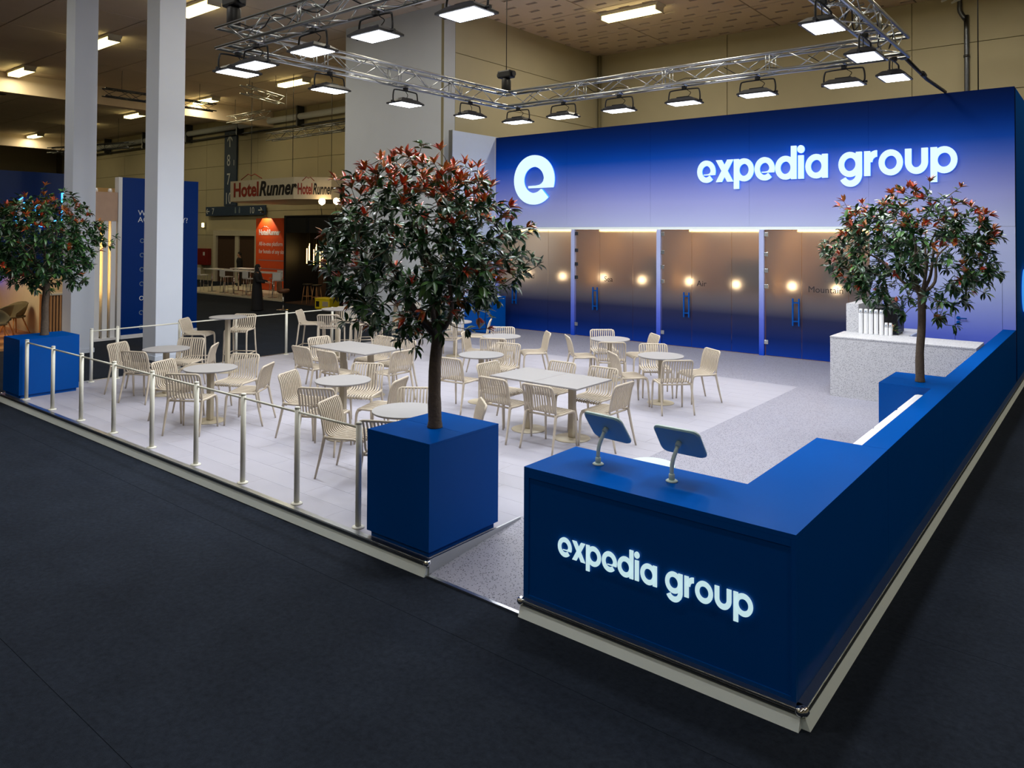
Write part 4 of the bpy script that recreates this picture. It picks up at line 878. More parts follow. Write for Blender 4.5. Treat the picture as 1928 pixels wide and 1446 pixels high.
# ================================================================== NEIGHBOURING BOOTH AT THE LEFT
NX = -18.7
nb = struct(MB().box(-24.2, NX, -4.0, 3.3, 0.0, 0.06).build('floor_neighbour', 'wood')); nb['label'] = 'warm wooden floor of the neighbouring booth'
t = thing('header_board', 'dark blue header board with glowing letters behind the left tree', 'sign board', (NX - 0.1, 0.6, 0))
MB().box(-0.1, 0.1, -4.0, 2.6, 1.75, 4.2).build('board', 'navy', t); MB().box(-0.1, 0.1, -4.0, -3.8, 0.06, 1.75).build('support_post', 'navy', t);
sg = thing('neon_sign', 'white letters with blue glow on the dark header board', 'sign', (NX, 1.93, 2.93))
yy = 0.0
for ch in 'tal':
    me = text_mesh(ch, 1.12, 'print_white', 0.02, bold=0.012); wd = max(v.co.x for v in me.vertices)
    lo = obj('letter', me, sg, (0.07, yy, 0), FACE_POS_X); obj('back_glow', text_mesh(ch, 1.12, 'neon_blue', 0.008, bold=0.03), lo, (0, 0, -0.045)); yy += wd + 0.07
wallw = struct(MB().box(-24.2, -24.05, -4.0, 6.6, 0.06, 4.2).build('wall_neighbour', 'room_wall'))
struct(MB().box(-24.05, NX - 0.2, -4.0, 3.3, 2.9, 3.0).build('ceiling_neighbour', 'wood_dark')); struct(MB().box(-24.05, NX - 0.25, 3.25, 3.35, 0.06, 4.1).build('wall_partition', 'hr_white'))
for yk, lb in ((-1.5, 'out of sight part'), (1.4, 'lounge part')):
    lt = thing('lounge_light', 'warm ceiling light over the %s of the neighbouring booth' % lb, 'light', (-21.2, yk, 2.86), 0, 'lounge lights'); MB().box(-.8, .8, -.5, .5, 0, .035).build('panel_body', 'white', lt)
    L = bpy.data.lights.new('light', 'AREA'); L.shape = 'RECTANGLE'; L.size = 1.6; L.size_y = 1.0; L.energy = 55; L.color = (1, .74, .42); lo = bpy.data.objects.new('light', L); COL.objects.link(lo); lo.parent = lt; lo.location = (0, 0, -.005)
t = thing('slatted_counter', 'wooden slatted counter beside the left column', 'counter', (NX - 0.35, 2.98, 0.06))
MB().box(-0.3, 0.3, -0.2, 0.2, 0, 1.17).build('core', 'wood_dark', t); MB().box(-0.34, 0.36, -0.24, 0.22, 1.171, 1.21).build('top', 'hr_white', t)
for k in range(8): MB().box(-0.29 + k * .075, -0.25 + k * .075, -0.225, -0.201, 0, 1.17).build('slat', 'wood', t)
for k in range(6): MB().box(0.301, 0.325, -0.2 + k * .07, -0.16 + k * .07, 0, 1.17).build('slat', 'wood', t)
t = thing('welcome_desk', 'curved fluted white welcome desk with a blue screen above at the left edge', 'desk', (-22.6, 1.6, 0.06))
m = MB(); pts = [(1.2 * math.cos(R(a)), 1.2 * math.sin(R(a))) for a in range(-60, 61, 6)]; m.prism(pts + [(p[0] - .3, p[1]) for p in reversed(pts)], 'z', 0, 1.0); m.build('front', 'hr_white', t)
for a in range(-60, 61, 5): MB().tube([(1.21 * math.cos(R(a)), 1.21 * math.sin(R(a)), 0), (1.21 * math.cos(R(a)), 1.21 * math.sin(R(a)), .98)], .03, 6).build('flute', 'hr_white', t)
m = MB(); m.prism([(1.28 * p[0] / 1.2, 1.05 * p[1]) for p in pts] + [(p[0] - .35, p[1]) for p in reversed(pts)], 'z', 1.0, 1.04); m.build('top', 'wood', t)
t = thing('blue_monitor', 'bright blue monitor at the left edge under the header board', 'monitor', (-23.9, 2.9, 1.5)); MB().bbox(-.03, .03, -.6, .6, -.28, .28, .01).build('casing', 'black', t); MB().box(.0305, .034, -.57, .57, -.25, .25).build('display', 'screen_blue', t); MB().box(-.15, -.03, -.1, .1, -.1, .1).build('wall_mount', 'black', t)
def shell_chair(loc, rz, label):
    t = thing('shell_chair', label, 'chair', loc, rz, 'olive shell chairs in the neighbouring booth'); m = MB(); nu, nv = 14, 7; vs = []
    for j in range(nv):
        v = j / (nv - 1)
        for i in range(nu + 1):
            u = -1 + 2 * i / nu; a = u * R(118) - R(90); h = .45 + (v ** 1.5) * (.12 + .26 * (1 - abs(u) ** 2.2)); r = .12 + .2 * v ** .55
            vs.append((r * math.cos(a) * 1.02, r * math.sin(a) * .98 + .02, h))
    fs = [(j * (nu + 1) + i, j * (nu + 1) + i + 1, (j + 1) * (nu + 1) + i + 1, (j + 1) * (nu + 1) + i) for j in range(nv - 1) for i in range(nu)]
    vs2 = [(x * .93, y * .93 + .005, z + .02) for x, y, z in vs]; k = len(vs); m.add(vs, fs, 0, True); m.add(vs2, fs, 0, True)
    rimf = [((nv - 1) * (nu + 1) + i, (nv - 1) * (nu + 1) + i + 1, k + (nv - 1) * (nu + 1) + i + 1, k + (nv - 1) * (nu + 1) + i) for i in range(nu)]
    for f in rimf: m.f.append(list(f)); m.m.append(0); m.sm.append(True)
    m.build('shell', 'olive_shell', t); MB().lathe([(.1, .42), (.24, .44), (.25, .475), (.2, .49)], 20).build('seat_pad', 'olive_shell', t)
    for sx in (-1, 1):
        for sy in (-1, 1): MB().tube([(sx * .12, sy * .12, .44), (sx * .25, sy * .24, 0)], [.02, .011], 7).build('leg', 'wood', t)
shell_chair((-19.75, 1.95, .06), R(-60), 'olive shell chair nearest the left blue planter'); shell_chair((-20.75, 2.35, .06), R(140), 'olive shell chair behind the left tree trunk'); shell_chair((-20.5, 1.5, .06), R(20), 'olive shell chair cut by the left picture edge'); shell_chair((-21.3, 2.85, .06), R(200), 'olive shell chair beside the slatted counter')
# slatted display and blue info panel
t = thing('slatted_display', 'white vertical slats under a pale wood header between the columns', 'display', (NX - .1, 3.93, 0))
for k in range(5): MB().box(-.06, .06, -.53 + k * .195, -.41 + k * .195, .06, 3.06).build('slat', 'white', t)
MB().box(-.25, .08, -.56, .39, 3.061, 3.8).build('wood_header', 'wood_pale', t); MB().box(-.1, .1, -.56, .39, 0, .059).build('base_rail', 'white', t)
MB().box(-.36, -.3, -.56, .39, .06, 3.06).build('rear_panel', 'hr_white', t)
for k in range(4): MB().box(-.29, -.26, -.385 + k * .195, -.335 + k * .195, 1.15, 3.0).build('light_strip', 'warm_led', t)
for k in range(2): MB().lathe([(.05, 3.801), (.05, 3.86), (.03, 3.9)], 10, (-.05, -.1 + k * .35, 0)).build('spotlight', 'white', t)
t = thing('info_panel', 'tall blue info panel with white text behind the white column', 'panel', (NX - .1, 5.45, 0))
MB().box(-.1, .1, -1.03, 1.04, .1, 4.2).build('panel', 'blue_print', t); MB().box(-.12, .11, -1.12, -1.031, .0, 4.2).build('edge_strip', 'white', t); MB().box(-.13, .13, -1.03, 1.04, 0, .099).build('foot_rail', 'white', t)
for tx_, dy, dz in (('WH', -.62, 3.22), ('AC', -.62, 3.04), ('Y?', .56, 3.04)): obj('lettering', text_mesh(tx_, .2, 'print_white', .002), t, (.102, dy, dz), FACE_POS_X)
for k in range(7):
    z = 2.55 - k * .38; m = MB(); ring_mesh(m, lambda p, d: (.101 + d, p[0], p[1]), -.5, z, .06, .042, 0, 300 if k % 2 else 360, 0, .003, 14); m.build('icon', 'print_dim' if k not in (4,) else 'print_white', t)

# ================================================================== FAR STANDS BELOW THE SIGNS
t = thing('hanging_sign', 'white hanging box sign reading HotelRunner', 'sign', (-25.8, 13.0, 4.1))
poly = [(-2.3, 0), (2.25, 0), (3.3, 1.0), (3.3, 4), (-3.3, 4), (-3.3, 1.0)]
MB().prism(poly, 'z', 0, .86).build('box', 'hr_white', t)
def hr_logo(par, x, y, z, size, rot, sx=1.0, m1='hr_red', m2='print_black'):
    a = text_mesh('Hotel', size, m1, .004, bold=size * .028, sx=sx); b = text_mesh('Runner', size, m2, .004, bold=size * .028, shear=.25, sx=sx)
    wa = max(v.co.x for v in a.vertices); rz = rot[2]; dv = Vector((math.cos(rz), math.sin(rz), 0))
    obj('lettering', a, par, (x, y, z), rot); p = Vector((x, y, z)) + dv * (wa + size * .02); obj('lettering', b, par, p, rot)
    m = MB(); o = [(wa * .32, .85), (wa * .6, 1.12), (wa * .72, 1.02), (wa * .85, 1.1), (wa * 1.12, .85)]; up = []
    for px_, pz_ in o: up.append(Vector((x, y, z)) + dv * px_ + Vector((0, 0, pz_ * size)))
    m.tube(up, size * .025, 5); m.build('roof_mark', m1, par)
hr_logo(t, -2.05, -.012, .2, .82, FACE_NEG_Y, 1.02); hr_logo(t, 2.36, .1, .2, .6, (R(90), 0, math.atan2(1.0, 1.05)), .42)
for x, y in ((-1.2, .3), (1.6, .4), (2.9, 1.3)): MB().tube([(x, y, .86), (x, y, HZ - .06 - 4.1)], .012, 5).build('wire', 'lamp_black', t)
t = thing('wayfinding_sign', 'tall navy wayfinding sign with arrow and hall numbers 8 7 10', 'sign', (-37.1, 18.33, 4.26)); MB().bbox(-.62, .62, -.06, .03, 0, 4.2, .01).build('panel', 'sign_navy', t)
for s_, z in (('8', 2.25), ('7', 1.2), ('10', .12)): obj('lettering', text_mesh(s_, .92, 'print_white', .003, 'CENTER', sx=.8), t, (-.16, -.065, z), FACE_NEG_Y)
obj('lettering', text_mesh('1', .45, 'print_white', .003, 'CENTER'), t, (.38, -.065, 2.25), FACE_NEG_Y)
m = MB(); m.box(-.09, -.01, -.07, -.061, 3.3, 4.0); m.prism([(-.3, 3.72), (-.05, 4.05), (.2, 3.72), (.2, 3.6), (-.05, 3.9), (-.3, 3.6)], 'y', -.07, -.061); m.build('arrow', 'print_white', t)
t = thing('wayfinding_board', 'horizontal navy wayfinding board with arrows and 7 and 10', 'sign', (-36.5, 18.24, 3.72)); MB().bbox(-3.0, 3.0, -.06, .02, 0, .52, .01).build('panel', 'sign_navy', t)
for s_, x in (('7', -2.2), ('10', 1.75)): obj('lettering', text_mesh(s_, .5, 'print_white', .003, 'CENTER'), t, (x, -.065, .09), FACE_NEG_Y)
for s_, x in ((-1, -2.75), (1, 2.55)): m = MB(); m.box(x - .17, x + .17, -.07, -.061, .23, .29); m.prism([(x + s_ * .05, .42), (x + s_ * .2, .26), (x + s_ * .05, .1), (x + s_ * .0, .13), (x + s_ * .13, .26), (x + s_ * .0, .39)], 'y', -.07, -.061); m.build('arrow', 'print_white', t)
for k, x in enumerate((.15, .55)): m = MB(); m.box(x - .07, x + .07, -.07, -.061, .12, .34); m.prism([(x + .06 * math.cos(a * math.pi / 5), .4 + .06 * math.sin(a * math.pi / 5)) for a in range(10)], 'y', -.07, -.061); m.build('pictogram', 'print_dim', t)
d3 = struct(MB().box(-38.4, -34.5, 18.33, 18.37, 0, 2.6).build('door_3', 'wood_dark')); MB().box(-38.7, -38.4, 18.2, 18.37, 0, 2.9).build('frame_post', 'hr_white', d3); MB().box(-34.5, -34.2, 18.2, 18.37, 0, 2.9).build('frame_post', 'hr_white', d3); MB().box(-38.4, -34.5, 18.2, 18.37, 2.6, 2.9).build('lintel', 'hr_white', d3); MB().box(-36.5, -36.15, 18.25, 18.33, 0, 2.6).build('mullion', 'hr_white', d3)
t = thing('fire_cabinet', 'dark red fire cabinet on the far wall', 'cabinet', (-39.7, 18.36, .9)); MB().bbox(-.55, .55, -.25, 0, 0, .95, .02).build('body', 'red_box', t); MB().box(-.4, .4, -.256, -.2505, .1, .85).build('door', 'red_box', t); MB().box(.1, .3, -.262, -.2565, .55, .75).build('symbol', 'print_white', t)
t = thing('wall_lamp', 'small lit wall lamp left of the far door', 'lamp', (-39.9, 18.36, 3.05)); MB().bbox(-.12, .12, -.1, 0, 0, .3, .02).build('backplate', 'hr_white', t); MB().bbox(-.09, .09, -.16, -.101, .03, .27, .02).build('diffuser', 'hall_lens', t)
t = thing('banner', 'orange banner headed HotelRunner with small white text', 'banner', (-29.15, 16.0, .06)); MB().box(-1.64, 1.64, -.05, .05, .02, 3.4).build('fabric', 'orange_banner', t)
for x in (-1.3, 1.3): MB().box(x - .2, x + .2, -.2, .2, 0, .019).build('foot', 'black', t)
hr_logo(t, -1.38, -.056, 2.62, .36, FACE_NEG_Y, .9, 'print_white', 'print_white')
for s_, z, sz in (('All-in-one platform', 2.1, .28), ('for hotels of any size', 1.74, .28)): obj('lettering', text_mesh(s_, sz, 'print_white', .002, sx=.9), t, (-1.38, -.053, z), FACE_NEG_Y)
for z, wd in ((1.4, 2.4), (1.0, 2.4), (.55, .45), (.33, .35)): MB().box(-1.38, -1.38 + wd, -.055, -.0505, z, z + .03).build('text_line', 'print_dim', t)
t = thing('banner_spotlight', 'small spotlight arm above the orange banner', 'spotlight', (-29.9, 16.0, 3.462)); MB().tube([(0, .0, .012), (0, -.3, .3)], .012, 6).build('arm', 'black', t); MB().tube([(-.05, -.33, .34), (.08, -.25, .27)], .05, 8).build('head', 'black', t)
L = bpy.data.lights.new('light', 'SPOT'); L.energy = 90; L.spot_size = R(100); L.color = (1, .8, .55); lo = bpy.data.objects.new('light', L); COL.objects.link(lo); lo.parent = t; lo.location = (0.02, -.4, .2); lo.rotation_euler = (R(30), 0, 0)
# dark slatted stand
SX, SY = -22.8, 13.1
wl = struct(MB().box(SX - 1.5, SX - 1.36, SY, SY + 2.2, 0, 3.46).build('wall_stand_left', 'black')); wl['label'] = 'black side wall of the dark stand'
wr_ = struct(MB().box(SX + 1.32, SX + 1.46, SY, SY + 2.2, 0, 3.46).build('wall_stand_right', 'black')); wr_['label'] = 'black right wall of the dark stand'
wre = struct(MB().box(SX - 1.36, SX + 1.32, SY + 1.6, SY + 1.7, 0, 3.4).build('wall_stand_rear', 'wood_dark')); wre['label'] = 'brown slatted rear wall of the dark stand'
for k in range(28): MB().box(SX - 1.35 + k * .095, SX - 1.30 + k * .095, SY + 1.55, SY + 1.5999, 0.05, 2.8).build('slat', 'wood_dark', wre)
tb8 = struct(MB().box(SX - 1.36, SX + 1.32, SY + .02, SY + .1, 2.78, 3.4).build('trim_8', 'black')); tb8['label'] = 'black upper band of the dark stand'
MB().box(SX - .1, SX + .06, SY, SY + .019, 2.78, 3.4).build('band_mullion', 'alu_dark', tb8); MB().box(SX - 1.36, SX + 1.32, SY - .02, SY + 1.6, 3.401, 3.46).build('top_rail', 'alu_dark', tb8)
struct(MB().box(SX - 1.36, SX + 1.32, SY, SY + 1.6, .0, .05).build('floor_stand', 'wood_dark'))
for k in range(2):
    x = .55 + k * .9; tt = thing('stand_spotlight', 'bright round spotlight above the dark stand, %s one' % ('left', 'right')[k], 'spotlight', (-22.8 + x - .3, 13.6, 3.462), 0, 'spotlights above the dark stand'); MB().tube([(0, 0, 0), (0, -.05, .4)], .015, 6).build('arm', 'black', tt); MB().lathe([(.02, .4), (.11, .46), (.13, .55), (.1, .63), (.02, .66)], 14).build('glow_head', 'globe_glow', tt)
for k, (x, dz) in enumerate(((-.95, 0), (-.5, -.03), (-.1, -.12), (.32, .02))):
    tt = thing('tube_pendant', 'cluster of glowing yellow tube pendants, %s from the left' % OR[k], 'pendant lamp', (-22.65 + x, 13.75, 3.37), 0, 'yellow tube pendants in the dark stand')
    for j, (ox, oy, z0, z1) in enumerate(((-.09, 0, -1.22, -.62), (0, .05, -1.08, -.42), (.09, -.03, -1.1, -.52))):
        MB().tube([(ox, oy, z0 + dz - .59), (ox, oy, z1 + dz - .59)], .017, 7).build('glow_tube', 'warm_led', tt); MB().tube([(ox, oy, z1 + dz - .59), (ox, oy, 0)], .004, 5).build('cord', 'black', tt)
    MB().box(-.12, .12, -.06, .1, 0, .03).build('ceiling_plate', 'black', tt)
def plain_stool(loc, label, mt, legs, h=.75, group='stools of the far stands'):
    tt = thing('stool', label, 'stool', loc, 0, group); MB().lathe([(.15, h - .05), (.2, h - .03), (.2, h), (.17, h + .01)], 18).build('seat', mt, tt)
    for a in range(4): aa = R(45 + 90 * a); MB().tube([(.12 * math.cos(aa), .12 * math.sin(aa), h - .05), (.22 * math.cos(aa), .22 * math.sin(aa), 0)], .014, 6).build('leg', legs, tt)
    MB().tube([(.17 * math.cos(R(45 + 90 * a)), .17 * math.sin(R(45 + 90 * a)), .28) for a in range(5)], .009, 5).build('footring', legs, tt)
plain_stool((-23.0, 13.3, .05), 'dark stool with wooden legs, left one in the dark stand', 'black', 'wood'); plain_stool((-22.35, 13.25, .05), 'dark stool with wooden legs, right one in the dark stand', 'black', 'wood')
t = thing('bar_counter', 'dark bar table under the tube pendants', 'table', (-21.95, 13.9, .05)); MB().box(-.5, .45, -.3, .3, 1.02, 1.08).build('top', 'wood_dark', t); MB().box(-.4, .4, -.22, .22, 0, 1.02).build('body', 'black', t)
t = thing('yellow_crate', 'yellow crate on the floor beside the white column', 'crate', (-21.05, 12.75, 0), R(8))
MB().bbox(-.36, .36, -.26, .26, .02, .4, .02).build('shell', 'yellow', t); MB().box(-.3, -.14, -.2665, -.2605, .1, .3).build('printed_mark', 'print_black', t); MB().box(.02, .3, -.2665, -.2605, .12, .3).build('printed_mark', 'pedestal', t); MB().box(-.33, .33, -.23, .23, 0, .02).build('base', 'yellow', t); MB().bbox(-.37, .37, -.27, .27, .36, .41, .01).build('rim', 'yellow', t)
# seating of the far stand
hf = struct(MB().box(-34.2, -24.35, 13.35, 18.3, 0, .06).build('floor_far_stand', 'hr_white')); hf['label'] = 'pale floor of the far seating area'
fx = [(-30.6, 13.9, 'left'), (-28.5, 13.75, 'middle'), (-26.6, 13.8, 'right'), (-30.2, 15.0, 'rear')]
for x, y, lb in fx:
    tt = thing('far_high_table', 'white rectangular high table in the far seating area, %s one' % lb, 'table', (x, y, .06), 0, 'white high tables of the far stand'); MB().bbox(-.75, .75, -.3, .3, 1.02, 1.06, .008).build('top', 'white', tt)
    for s in (-.5, .5): MB().tube([(s, 0, .02), (s, 0, 1.02)], .03, 8).build('column', 'chrome', tt); MB().lathe([(.2, 0), (.2, .015), (.04, .02)], 18, (s, 0, 0)).build('foot_disc', 'chrome', tt)
def far_chair(loc, rz, label):
    tt = thing('far_bar_chair', label, 'bar chair', loc, rz, 'white bar chairs of the far stand'); MB().bbox(-.21, .21, -.2, .2, .73, .76, .01).build('seat', 'white', tt); MB().bbox(-.21, .21, -.225, -.195, .765, 1.08, .012).build('backrest', 'white', tt)
    for sx in (-1, 1):
        for sy in (-1, 1): MB().tube([(sx * .17, sy * .16, .73), (sx * .21, sy * .2, 0)], .012, 6).build('leg', 'chrome', tt)
    MB().tube([(-.2, .19, .26), (.2, .19, .26)], .01, 6).build('footrest', 'chrome', tt)
for k, (x, y, rz, lb) in enumerate(((-31.7, 13.75, 0, 'leftmost white bar chair at the far seating'), (-29.6, 13.75, 0, 'white bar chair between the left and middle far tables'), (-27.55, 13.62, 0, 'white bar chair at the right of the middle far table'), (-27.0, 14.55, R(180), 'white bar chair behind the right far table'), (-26.2, 14.55, R(180), 'white bar chair nearest the orange banner'), (-25.5, 13.75, R(20), 'white bar chair just behind the woman in black'))): far_chair((x, y, .06), rz, lb)
t = thing('swivel_stool', 'brown leather swivel bar stool before the woman in black', 'bar stool', (-21.98, 11.52, 0), R(-30))
MB().lathe([(.24, 0), (.24, .012), (.05, .03)], 24).build('base_disc', 'chrome', t); MB().tube([(0, 0, .02), (0, 0, .6)], .03, 10).build('column', 'chrome', t); MB().lathe([(.12, .6), (.2, .64), (.23, .72), (.2, .75)], 20).build('seat', 'leather_brown', t)
m = MB(); pts = [(.22 * math.cos(R(a)), .22 * math.sin(R(a))) for a in range(-160, -19, 10)]; m.prism(pts + [(p[0] * .85, p[1] * .85) for p in reversed(pts)], 'z', .72, 1.02); m.build('backrest', 'leather_brown', t)

# ------------------------------------------------------------------ people
def person(name, label, loc, rz, dress, reach, height=1.66):
    V = {}; E_ = []; Rr = {}; order = []
    def v(n_, p, r, par=None):
        V[n_] = len(order); order.append((p, r)); 
        if par: E_.append((V[par], V[n_]))
    v('pelvis', (0, 0, .92), (.15, .115)); v('waist', (0, .01, 1.05), (.125, .1), 'pelvis'); v('chest', (0, .02, 1.22), (.155, .115), 'waist'); v('collar', (0, .025, 1.34), (.13, .09), 'chest')
    v('neck', (0, .03, 1.41), (.05, .052), 'collar'); v('jaw', (0, .055, 1.475), (.062, .075), 'neck'); v('brow', (0, .045, 1.56), (.074, .088), 'jaw'); v('crown', (0, .035, 1.63), (.055, .065), 'brow'); v('nose', (0, .145, 1.525), (.010, .012), 'jaw')
    for s, n_ in ((-1, 'l'), (1, 'r')):
        v('ear' + n_, (s * .082, .04, 1.53), (.012, .016), 'brow')
        v('sh' + n_, (s * .18, .02, 1.33), (.06, .06), 'collar')
        el = (s * .23, .09, 1.08) if reach else (s * .235, .0, 1.06); wr = (s * .16, .34, 1.03) if reach else (s * .24, .05, .83)
        v('el' + n_, el, (.043, .043), 'sh' + n_); v('wr' + n_, wr, (.028, .03), 'el' + n_)
        d = (Vector(wr) - Vector(el)).normalized(); pm_ = Vector(wr) + d * .055; v('palm' + n_, tuple(pm_), (.034, .022), 'wr' + n_)
        sd = Vector((1, 0, 0)) if reach else Vector((0, 1, 0))
        for k in range(4):
            b = pm_ + sd * (-.027 + .018 * k) + d * .035; L = (.058, .07, .075, .062)[k]
            v('f%s%d' % (n_, k), tuple(b), (.009, .009), 'palm' + n_); v('g%s%d' % (n_, k), tuple(b + d * L + Vector((0, 0, -.012))), (.0075, .0075), 'f%s%d' % (n_, k))
        tb_ = Vector(wr) + d * .025 + sd * (.035 * (-s if reach else 1)); v('t' + n_, tuple(tb_), (.010, .010), 'palm' + n_); v('u' + n_, tuple(tb_ + d * .05 + sd * (.012 * (-s if reach else 1))), (.0085, .0085), 't' + n_)
        v('hip' + n_, (s * .09, 0, .86), (.095, .1), 'pelvis'); v('kn' + n_, (s * .1, .02, .48), (.058, .06), 'hip' + n_); v('an' + n_, (s * .1, -.01, .09), (.036, .042), 'kn' + n_); v('toe' + n_, (s * .11, .13, .035), (.036, .03), 'an' + n_)
    me = bpy.data.meshes.new('tmp'); me.from_pydata([p for p, r in order], E_, []); o = bpy.data.objects.new('tmp', me); COL.objects.link(o)
    sk = o.modifiers.new('s', 'SKIN'); sk.use_smooth_shade = True
    for i, (p, r) in enumerate(order): me.skin_vertices[0].data[i].radius = r; me.skin_vertices[0].data[i].use_root = (i == 0)
    sb = o.modifiers.new('b', 'SUBSURF'); sb.levels = 1; sb.render_levels = 1
    bpy.context.view_layer.update(); bmesh_ = bpy.data.meshes.new_from_object(o.evaluated_get(bpy.context.evaluated_depsgraph_get())); bpy.data.objects.remove(o)
    bmesh_.materials.clear(); bmesh_.materials.append(M['skin']); zm = min(q.co.z for q in bmesh_.vertices)
    t = thing(name, label, 'person', (loc[0], loc[1], loc[2] - zm * height / 1.66), rz); k = height / 1.66; t.scale = (k, k, k)
    b = obj('body', bmesh_, t)
    def loft(nm, mt, rings, n_=20):
        m = MB(); vs = []
        for (cx, cy, z, rx, ry) in rings:
            for i in range(n_): a = 2 * math.pi * i / n_; vs.append((cx + rx * math.cos(a), cy + ry * math.sin(a), z))
        m.add(vs, [(j * n_ + i, j * n_ + (i + 1) % n_, (j + 1) * n_ + (i + 1) % n_, (j + 1) * n_ + i) for j in range(len(rings) - 1) for i in range(n_)], 0, True); return m.build(nm, mt, t)
    if dress: loft('long_dress', 'cloth_black', [(0, .02, .03 + zm, .25, .22), (0, .02, .3, .235, .2), (0, .01, .6, .215, .185), (0, 0, .9, .195, .16), (0, .01, 1.05, .165, .135), (0, .02, 1.22, .19, .15), (0, .025, 1.33, .175, .125), (0, .03, 1.40, .075, .075)])
    else:
        loft('jacket', 'cloth_black', [(0, 0, .82, .195, .15), (0, .01, 1.05, .175, .14), (0, .02, 1.22, .2, .15), (0, .025, 1.34, .18, .12), (0, .03, 1.41, .07, .07)])
        for s in (-1, 1): loft('trouser_leg', 'cloth_black', [(s * .1, -.005, .06, .06, .065), (s * .1, .02, .48, .08, .085), (s * .095, 0, .86, .11, .13), (s * .06, 0, .95, .13, .14)])
    for s, n_ in ((-1, 'l'), (1, 'r')):
        a, b2, c = [Vector(order[V[q + n_]][0]) for q in ('sh', 'el', 'wr')]; MB().tube([a - Vector((s * .03, 0, 0)), a, a.lerp(b2, .5), b2, b2.lerp(c, .5), c], [.07, .078, .066, .058, .05, .042], 12).build('sleeve', 'cloth_black', t)
    if dress: loft('headscarf', 'cloth_black', [(0, .01, 1.36, .13, .11), (0, .015, 1.44, .085, .09), (0, .015, 1.52, .093, .1), (0, .015, 1.6, .088, .098), (0, .02, 1.655, .055, .065), (0, .025, 1.675, .015, .02)])
    else: loft('hair', 'hair', [(0, .005, 1.5, .078, .075), (0, .01, 1.56, .086, .092), (0, .02, 1.625, .075, .085), (0, .03, 1.665, .04, .045), (0, .03, 1.675, .01, .01)])
    for s in (-1, 1): MB().lathe([(.003, -.009), (.009, -.004), (.009, .004), (.003, .009)], 8, (s * .03, .125, 1.548)).build('eye', 'print_white', t)
    MB().tube([(-.022, .132, 1.478), (0, .137, 1.476), (.022, .132, 1.478)], .004, 5).build('mouth', 'hr_red', t)
    for s in (-1, 1): MB().bbox(s * .105 - .045, s * .105 + .045, -.07, .17, zm, zm + .07, .02).build('shoe', 'black', t)
person('person', 'person in a long black dress and headscarf leaning to a brown stool', (-22.5, 10.78, 0), R(-50), True, True)
person('person', 'person in dark clothes standing behind the far white tables', (-33.4, 16.7, .06), R(150), False, False, 1.74)

# ------------------------------------------------------------------ rigging, pipes and ducts of the hall
def small_truss(p0, p1, label, mt='alu_dark', h_=.15):
    p0, p1 = Vector(p0), Vector(p1); d = p1 - p0; L = d.length; d.normalize(); sd = d.cross(Vector((0, 0, 1))).normalized(); up = sd.cross(d)
    t = thing('rigging_truss', label, 'truss', p0, 0, 'rigging trusses under the hall ceiling'); cs = [sd * a * h_ + up * b * h_ for a, b in ((-1, -1), (1, -1), (1, 1), (-1, 1))]
    for c in cs: MB().tube([c, d * L + c], .025, 6).build('chord', mt, t)
    n = max(2, int(L / .5)); st = L / n
    for f in range(4):
        for k in range(n):
            a, b = (cs[f], cs[(f + 1) % 4]) if k % 2 == 0 else (cs[(f + 1) % 4], cs[f]); MB().tube([d * st * k + a, d * st * (k + 1) + b], .011, 4).build('brace', mt, t)
    for e in (.15, .85): MB().tube([d * L * e + up * h_, Vector((d.x * L * e, d.y * L * e, HZ - .06 - p0.z))], .008, 5).build('wire', 'black', t)
small_truss((-24.2, 11.2, 8.2), (-25.2, 13.5, 8.2), 'short yellowish truss under the ceiling left of the grey wall', 'alu'); small_truss((-31.8, 15.1, 8.2), (-28.6, 15.1, 8.2), 'dim truss near the far wall above the vertical sign', 'alu'); small_truss((-27.4, 14.4, 6.95), (-19.0, 14.4, 7.0), 'long dark truss before the far wall'); small_truss((-29.1, 8.2, 8.2), (-29.1, 12.8, 8.2), 'dim truss between the two white columns'); small_truss((-48, 13, 7.6), (-41, 14.6, 7.6), 'dark truss low at the left edge')
small_truss((-1.6, 15.2, 8.3), (1.6, 13.2, 8.7), 'truss end hanging at the top right corner', 'alu')
t = thing('wall_pipe', 'grey drain pipe with a bend on the back wall at the right', 'pipe', (-1.61, 18.3, 0)); MB().tube(curve([(0, 0, .05), (0, 0, 4), (0, 0, 8.2), (-.02, 0, 8.45), (-.14, 0, 8.7), (-.15, 0, 8.9), (-.15, 0, HZ - .06)], 3), .06, 10).build('pipe_run', 'alu_dark', t)
for z in (2, 5, 7.5): MB().lathe([(.075, z - .03), (.075, z + .03)], 12).build('bracket', 'alu_dark', t)
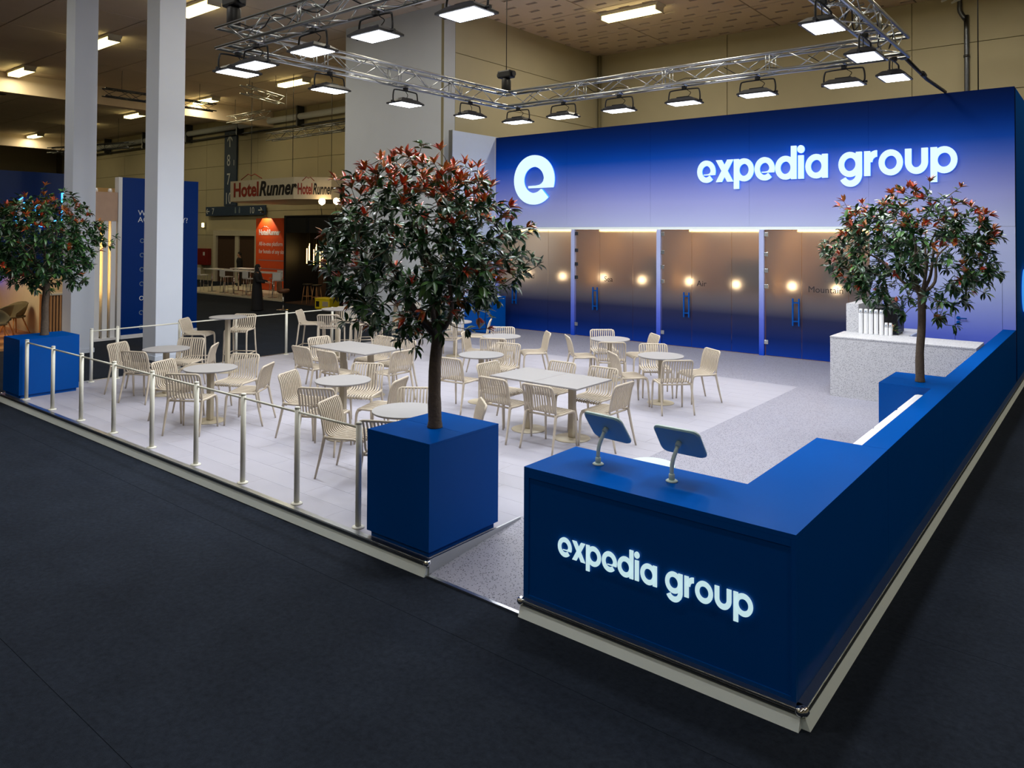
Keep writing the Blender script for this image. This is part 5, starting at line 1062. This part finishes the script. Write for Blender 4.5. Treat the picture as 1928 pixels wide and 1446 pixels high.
t = thing('wall_pipe', 'thin grey pipe in the corner of the beige walls', 'pipe', (-12.88, 18.28, 0)); MB().tube([(0, 0, .05), (0, 0, HZ - .06)], .055, 10).build('pipe_run', 'beige_joint', t)
for z in (3, 6, 8.5): MB().lathe([(.07, z - .03), (.07, z + .03)], 12).build('bracket', 'beige_joint', t)
t = thing('hanging_cable', 'thin black cable hanging down to the top of the booth wall', 'cable', (-0.71, 13.0, 5.55)); MB().tube([(0, 0, -.4), (0, 0, 1.8), (0, 0, HZ - .06 - 5.55)], .011, 6).build('cord', 'black', t); MB().lathe([(.03, -.45), (.03, -.38)], 8).build('end_weight', 'black', t)
t = thing('wall_duct', 'long grey duct under the ceiling along the far wall', 'duct', (-38, 18.1, 8.62)); MB().tube([(-22, 0, 0), (20.6, 0, 0)], .16, 12).build('duct_run', 'grey_wall', t); MB().tube([(-22, .1, -.42), (20.6, .1, -.42)], .05, 8).build('small_pipe', 'alu_dark', t)
for k in range(8): MB().box(-20 + k * 5.5, -19.9 + k * 5.5, -.17, .25, -.5, .58).build('hanger', 'alu_dark', t)

t = thing('potted_plant', 'small bushy plant on the worktop beside the coffee machine', 'plant', (-1.62, 9.88, PZ + 0.9)); rp_ = random.Random(9)
MB().lathe([(.05, 0), (.065, .1), (.06, .105)], 16).build('pot', 'lamp_black', t)
lms = []
for mi in (0, 1, 3):
    v, f = leaf_verts(1.0, .2, .3, .4); m = MB(); m.add(v, f, 0, True); lms.append(m.mesh('leaf', LEAFM[mi]))
for k in range(60):
    a = rp_.random() * 6.28; el = rp_.uniform(.1, 1.3); y = Vector((math.cos(a) * math.cos(el), math.sin(a) * math.cos(el), math.sin(el))); xx = y.cross(Vector((0, 0, 1))).normalized(); mm = (Matrix((xx, y, xx.cross(y))).transposed() @ Matrix.Scale(rp_.uniform(.07, .11), 3)).to_4x4(); mm.translation = Vector((0, 0, .1)) + y * rp_.uniform(.0, .09); o = obj('leaf', lms[k % 3], t); o.matrix_local = mm
MB().tube([(0, 0, .08), (0, 0, .16)], .008, 6).build('stem', 'bark', t)
